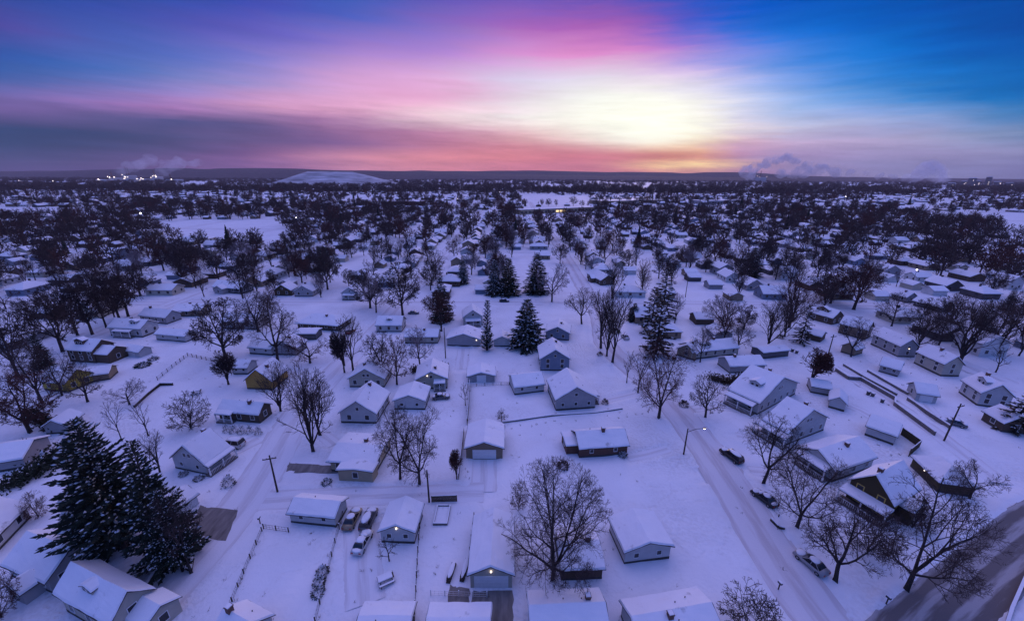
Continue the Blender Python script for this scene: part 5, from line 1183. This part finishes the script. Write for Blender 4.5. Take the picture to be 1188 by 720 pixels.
RW = [raw(a) for a, b in VAR]; RR = [raw(b) for a, b in VAR]
fm = Merge()
def far_house(x, y, k, rz, sw, sl):
    ci = 3 + rg.randrange(7); v, l, c, m = RW[k]; fm.add(v, l, c, np.where(m == 0, ci, 2), x, y, rz, (sw, sl, 1)); v, l, c, m = RR[k]; fm.add(v, l, c, m, x, y, rz, (sw, sl, 1))
for s in far_h: far_house(s['x'], s['y'], s['k'], s['rz'], s['w'] / 8.7 if not s['g'] else 1, 1)
nf = 0
while nf < 1300:
    y = 690 + 1500 * rg.random() ** 1.4; x = rg.uniform(-1.35, 1.35) * y; x = round(x / 50) * 50 + rg.uniform(-9, 9)
    if in_view(x, y) and not is_open(x, y): far_house(x, y, rg.randrange(5), rg.choice((0, math.pi/2)), 1.1, rg.uniform(1, 1.6)); nf += 1
tag(fm.build('distant_houses', FAR_MATS), 'hundreds of far snow roofed houses reaching to the woods', 'houses', kind='stuff')

# trees of those blocks
tspots = []
def try_tree(x, y, h, k, s, b):
    if in_view(x, y, 8) and not hand_zone(x, y) and not is_open(x, y) and clear_of_houses(x, y, -1.5) and all((x-a)**2 + (y-c)**2 > 14 for a, c in TREE_POS): tspots.append((x, y, h, k, s, b)); TREE_POS.append((x, y))
tg = random.Random(9)
DK = ['dense', 'round', 'dense3', 'round2', 'dense2', 'vase', 'big2', 'vase2']
for sx in STREETS:
    for bi, (y0, y1) in enumerate(BANDS):
        left = sx < -120; heavy = 1.12 if left or sx > 300 else .82
        for side in (-1, 1):
            y = y0 + 8
            while y < y1 - 6:
                if tg.random() < .62 * heavy * (.75 if sx in (38, -50) else 1): try_tree(sx + side * tg.uniform(6.5, 9.5), y, tg.uniform(11, 18), tg.choice(DK), sx, bi)
                y += tg.uniform(9, 17)
        for _ in range(int((y1 - y0) * .25 * heavy)):
            k = tg.choice(DK) if tg.random() < .95 else tg.choice(('darkspruce', 'ragged', 'spruce'))
            try_tree(sx + tg.choice((-1, 1)) * tg.uniform(22, 50), tg.uniform(y0 + 5, y1 - 5), tg.uniform(9, 17), k, sx, bi)
tspots.sort(key=lambda t: t[0] ** 2 + t[1] ** 2)
tc_ = {}; FORM = {'vase2': 'slim fan shaped', 'ragged': 'ragged evergreen', 'dense': 'dark heavy crowned', 'dense2': 'dark narrow crowned', 'dense3': 'dark wide crowned', 'round': 'round', 'round2': 'rounded', 'vase': 'fan shaped', 'big2': 'open forked', 'darkspruce': 'dark evergreen', 'spruce': 'snowy evergreen', 'spruce2': 'broad snowy evergreen'}
NIND = 300 - len([o for o in bpy.data.objects if o.get('category') == 'tree'])
for t in tspots[:NIND]:
    x, y, h, k, s, b = t; i = tc_.get((s, b), 0); tc_[(s, b)] = i + 1; con = k in ('spruce', 'darkspruce', 'spruce2', 'ragged')
    cm = tg.choice((TWIG, TWIG, TWIG, TWIGR, None)) if k.startswith('dense') else tg.choice((TWIG, TWIG, TWIGR, TWIGF))
    tree_at(x, y, h, h * tg.uniform(.85, 1.15) * NAT[k] * 1.0, k, f"{FORM[k]} {'' if con else 'bare '}tree, {ordn(i)} along {street_name(s)}, {BANDN[b]} block", 'trees along the far streets', None if con else cm)
# the rest of the trees
def small_tree(seed, kids, tw, width):
    T, C = gen_tree(seed, trunk=.22, limbs=7, kids=kids, tilt=(5, 75), rxy=width/2, rz=.43, zc=.58, r0=.03, twig=tw); me = batch_tubes(T + C, 'far_tree', TWIG); r = raw(me); return r
M1 = [small_tree(51, (6, 6), .0115, .85), small_tree(52, (6, 6), .012, 1.0), small_tree(53, (7, 5), .0115, .7)]
M2 = [small_tree(61, (7,), .028, .95), small_tree(62, (7,), .03, 1.1)]
cone = MB(); g_ = random.Random(3)
for i in range(9):
    z0 = i / 9; r_ = .24 * (1 - z0) + .02; n_ = 7; cone.add([(0, 0, z0 + .22)] + [(r_*g_.uniform(.7, 1.2)*math.cos(6.283*j/n_ + i), r_*g_.uniform(.7, 1.2)*math.sin(6.283*j/n_ + i), z0 + g_.uniform(-.02, .05)) for j in range(n_)], [(0, j+1, (j+1) % n_ + 1) for j in range(n_)] + [tuple(range(n_, 0, -1))], 2)
CONE = raw(cone.mesh('far_conifer', [TWIG, TWIGR, NEEDLE]))
dt = Merge()
for x, y, h, k, s, b in tspots[NIND:]:
    if k in ('spruce', 'darkspruce', 'spruce2', 'ragged'): v, l, c, m = CONE; dt.add(v, l, c, np.full(len(m), 2), x, y, tg.uniform(0, 6), (h, h, h))
    else: v, l, c, m = tg.choice(M1); dt.add(v, l, c, np.full(len(m), 1 if tg.random() < .25 else 0), x, y, tg.uniform(0, 6), (h*tg.uniform(.9, 1.2), h*tg.uniform(.9, 1.2), h))
n = 0
while n < 1900:
    y = 690 + 800 * tg.random() ** 1.2; x = tg.uniform(-1.4, 1.4) * y
    if not in_view(x, y) or is_open(x, y) or not clear_of_houses(x, y, -2): continue
    if tg.random() > .62 + 1.7 * vnoise(np.array([x]), np.array([y]), 95, 31)[0]: continue
    n += 1; h = tg.uniform(8, 18)
    if tg.random() < .06: v, l, c, m = CONE; dt.add(v, l, c, np.full(len(m), 2), x, y, tg.uniform(0, 6), (h, h, h))
    else: v, l, c, m = tg.choice(M1 if y < 900 else M2); dt.add(v, l, c, np.full(len(m), 1 if tg.random() < .2 else 0), x, y, tg.uniform(0, 6), (h*1.1, h*1.1, h))
n = 0; WN = vnoise
while n < 5200:
    y = 1300 + 3300 * tg.random() ** 1.3; x = tg.uniform(-1.4, 1.4) * y
    if not in_view(x, y): continue
    if vnoise(np.array([x]), np.array([y * .6]), 240, 77)[0] < -.22 and tg.random() < .85: continue
    n += 1; h = tg.uniform(13, 22); w = h * tg.uniform(1.3, 2.6); v, l, c, m = tg.choice(M2); dt.add(v, l, c, np.full(len(m), 0), x, y, tg.uniform(0, 6), (w, w, h))
tag(dt.build('distant_woods', [TWIG, TWIGR, NEEDLE]), 'dark far off tree cover thickening into woods below the horizon', 'woods', kind='stuff')

# ------------------------------------------------------------------ landmarks far off
def big_building(A, B, L, hw, label, col, name, cat, lit=0):
    a, b = at(*A), at(*B); Wd = float(np.hypot(*(b - a))); ang = math.atan2(b[1]-a[1], b[0]-a[0]); c = (a + b) / 2; o = thing(name, label, cat, (c[0], c[1], 0), ang)
    k = MB(); k.box(-Wd/2, 0, -.5, Wd/2, L, hw); k.build('wall', COLS[col], o); k = MB(); k.box(-Wd/2 - .4, -.4, hw, Wd/2 + .4, L + .4, hw + .6, 0); k.box(-Wd/2, 0, hw + .6, Wd/2, L, hw + .95, 1); k.build('roof', [SHING, SNOWR], o)
    nw = int(Wd / 7)
    for i in range(nw): k = MB(); x = -Wd/2 + Wd*(i + .5)/nw; k.box(x - 2.4, -.08, 1.6, x + 2.4, .05, 4.2); k.build('window', LITWIN if lit and nw*.40 < i < nw*.56 else GLASS, o)
    return o
big_building((603,249), (690,245), 22, 6, 'long beige school with a row of lit windows beyond the streets', 'beige', 'school_building', 'school', 1)
big_building((700,238), (772,236), 50, 7, 'flat snow roofed shop building right of the school lot', 'tan', 'shop_building', 'shop')
big_building((815,237), (880,236), 45, 6, 'long low warehouse in the trees far right of the school', 'grey', 'warehouse', 'warehouse')
big_building((440,238), (490,238), 45, 6, 'flat snowy hall beyond the central houses', 'brown', 'community_hall', 'hall')
def far_lamp(px, py, h, label, r=.45, m=LAMPW):
    x, y = at(px, py); o = thing('street_lamp', label, 'street lamp', (x, y, 0), 0, 'far street lamps'); k = MB(); k.tube([(0,0,-.3),(0,0,h)], [.14,.09], 6); k.build('pole', METAL, o); k = MB(); k.blob((0,0,h + r*.6), (r, r, r), 1, 0, 8, 5, 0); k.build('bulb', m, o)
for a, b, h, l, r in [(166,258,10,'bright lamp at the corner of the far open field',.8), (510,230,10,'lamp above the far central houses',.55), (531,236,9,'lamp among the houses left of the school',.5), (580,227,10,'small lamp near the school lot',.5), (718,240,9,'lamp before the shop building',.4), (742,240,9,'second lamp before the shop building',.4), (980,233,10,'lone lamp in the far right streets',.55), (1058,330,8,'lamp by the far right houses',.3), (345,262,9,'lamp beside the far field trees',.4)]:
    far_lamp(a, b, h, l, r)
def factory(px, py, w, h, d, label, stacks=0, lights=4, seed=0, name='factory_building', cat='factory'):
    x, y = at(px, py); g = random.Random(seed + px); o = thing(name, label, cat, (x, y, 0), g.uniform(-.3, .3)); k = MB(); k.box(-w/2, 0, -1, w/2, d, h); k.build('wall', COLS['grey'], o)
    k = MB(); k.box(-w/2 + 1, 1, h, w/2 - 1, d - 1, h + 1.5); k.build('roof', SNOWR, o)
    for i in range(stacks): k = MB(); hh = h * g.uniform(2.4, 3.0); k.tube([(0,0,0),(0,0,hh)], [4.2, 2.8], 10); k.build('chimney_stack', CONC, o, loc=(-w/3 + i*w/max(1, stacks)*.8, d*.4, 0))
    for i in range(lights): k = MB(); k.blob((0,0,0), (2.0,2.0,2.0), i, 0, 6, 4, 0); k.build('floodlight', LAMPF, o, loc=(g.uniform(-w/2, w/2), -3, g.uniform(.3, 1.4)*h))
    return o
LAMPF = mat('flood_lamp', (.9, .85, .7), .5, emit=(1.0, .80, .66, 5.0))
for i, (a, b, w, h, d, l, s, n_) in enumerate([(118,212,60,16,60,'leftmost low shed of the lit factory',0,3), (131,211,50,24,50,'lit factory hall below the first steam plume',1,5), (147,210,55,38,60,'tallest lit factory block with a stack',2,7), (163,212,70,20,60,'wide lit factory shed in the middle of the works',0,5), (180,210,50,30,50,'lit factory block under the second steam plume',1,6), (198,212,70,18,60,'last lit factory shed on the right of the works',1,6), (60,214,90,12,60,'far low lit warehouse left of the factory',0,4), (20,213,80,12,60,'farthest left lit warehouse',0,3)]):
    factory(a, b, w, h, d, l, s, n_, i)
factory(882, 211, 120, 45, 80, 'far power station with two stacks under white steam', 2, 3, 5, 'power_station', 'power station')
for i, (a, h) in enumerate([(1105,18),(1118,26),(1128,40),(1134,28),(1146,46),(1158,24),(1172,20)]):
    x, y = at(a, 217); g = random.Random(i); o = thing('tower_block', f'{ORD[i]} tower from the left in the hazy far skyline', 'tower', (x, y, 0)); w = g.uniform(16, 26); k = MB(); k.box(-w/2, 0, -1, w/2, w, h*1.3); k.build('wall', COLS['darkgrey'], o); k = MB(); k.box(-w/2, 0, h*1.3, w/2, w, h*1.3 + 2); k.build('roof', SNOWR, o)
    for q in range(2): k = MB(); k.box(-1, -.5, -1, 1, 0, 1); k.build('window', LAMPF, o, loc=(g.uniform(-w/3, w/3), -.2, g.uniform(.3, 1.1)*h))

# ------------------------------------------------------------------ steam and haze
def vol(name, c, den, aniso=0):
    m = bpy.data.materials.new(name); m.use_nodes = True; t = m.node_tree; t.nodes.clear(); p = t.nodes.new('ShaderNodeVolumePrincipled'); o = t.nodes.new('ShaderNodeOutputMaterial')
    p.inputs['Color'].default_value = (*c, 1); p.inputs['Density'].default_value = den; p.inputs['Anisotropy'].default_value = aniso; t.links.new(p.outputs[0], o.inputs['Volume']); return m
def steam(pts, m, label, seed):
    """overlapping billows joined into one closed skin by a voxel remesh, filled with even vapour"""
    g = random.Random(seed); k = MB()
    for (px, py, ypx, r) in pts:
        x, y = at(px, ypx); dep = math.hypot(x, y)
        d = _fw * FPX + _rt * (px - PW/2) - _up * (py - PH/2); t = y / d[1]; z = CAM_H + d[2] * t
        for q in range(4): k.blob((x + g.uniform(-.6, .6)*r, y + g.uniform(-.5, .5)*r, max(z, r*.5) + g.uniform(-.4, .4)*r), (r*g.uniform(.6, 1.1), r*.9, r*g.uniform(.5, .8)), q + seed, 0, 12, 8, .25)
    o = k.build('steam_plume', m); md = o.modifiers.new('skin', 'REMESH'); md.mode = 'VOXEL'; md.voxel_size = max(6, min(p[3] for p in pts) * .22); md.use_smooth_shade = True
    tag(o, label, 'steam', kind='stuff'); return o
def billow(name, c, den, sc):
    m = vol(name, c, den); t = m.node_tree; p = [n for n in t.nodes if n.type == 'PRINCIPLED_VOLUME'][0]; tcn = t.nodes.new('ShaderNodeTexCoord')
    nz = t.nodes.new('ShaderNodeTexNoise'); nz.inputs['Scale'].default_value = sc; nz.inputs['Detail'].default_value = 5; t.links.new(tcn.outputs['Object'], nz.inputs['Vector'])
    mr = t.nodes.new('ShaderNodeMapRange'); mr.inputs[1].default_value = .38; mr.inputs[2].default_value = .62; mr.inputs[4].default_value = den * 1.6; t.links.new(nz.outputs[0], mr.inputs[0]); t.links.new(mr.outputs[0], p.inputs['Density']); return m
ST = billow('steam', (.985, .975, .99), .009, .011)
STD = billow('steam_thin', (.98, .97, .99), .0035, .014)
steam([(138,206,210,24),(146,199,210,36),(154,193,210,46),(168,189,210,50),(184,186,210,44)], STD, 'steam rising over the tallest factory block', 2)
steam([(184,206,210,28),(190,199,210,40),(200,194,210,52),(214,190,210,50),(230,188,210,40)], STD, 'steam rising over the right side of the factory', 3)
steam([(868,206,211,55),(866,200,211,70),(874,194,211,75),(886,190,211,60),(898,186,211,55),(908,182,211,55),(918,186,211,60),(905,203,211,60),(925,200,211,70),(945,198,211,70),(965,199,211,65),(985,201,211,50),(1002,203,211,45),(1018,204,211,42),(1034,206,211,40),(930,191,211,50),(950,194,211,45)], ST, 'big steam bank drifting right from the power station', 4)
steam([(1050,208,214,45),(1062,203,214,55),(1066,197,214,60),(1076,194,214,60),(1086,198,214,55),(1080,205,214,55),(1096,207,214,40)], ST, 'squat steam cloud left of the far skyline', 5)
hz_ = MB(); hz_.box(-11500, -500, -3, 11500, 8400, 262); tag(hz_.build('haze', vol('haze_air', (.92, .80, .86), HAZE)), 'pale lavender winter haze over the far suburbs', 'haze', kind='stuff')
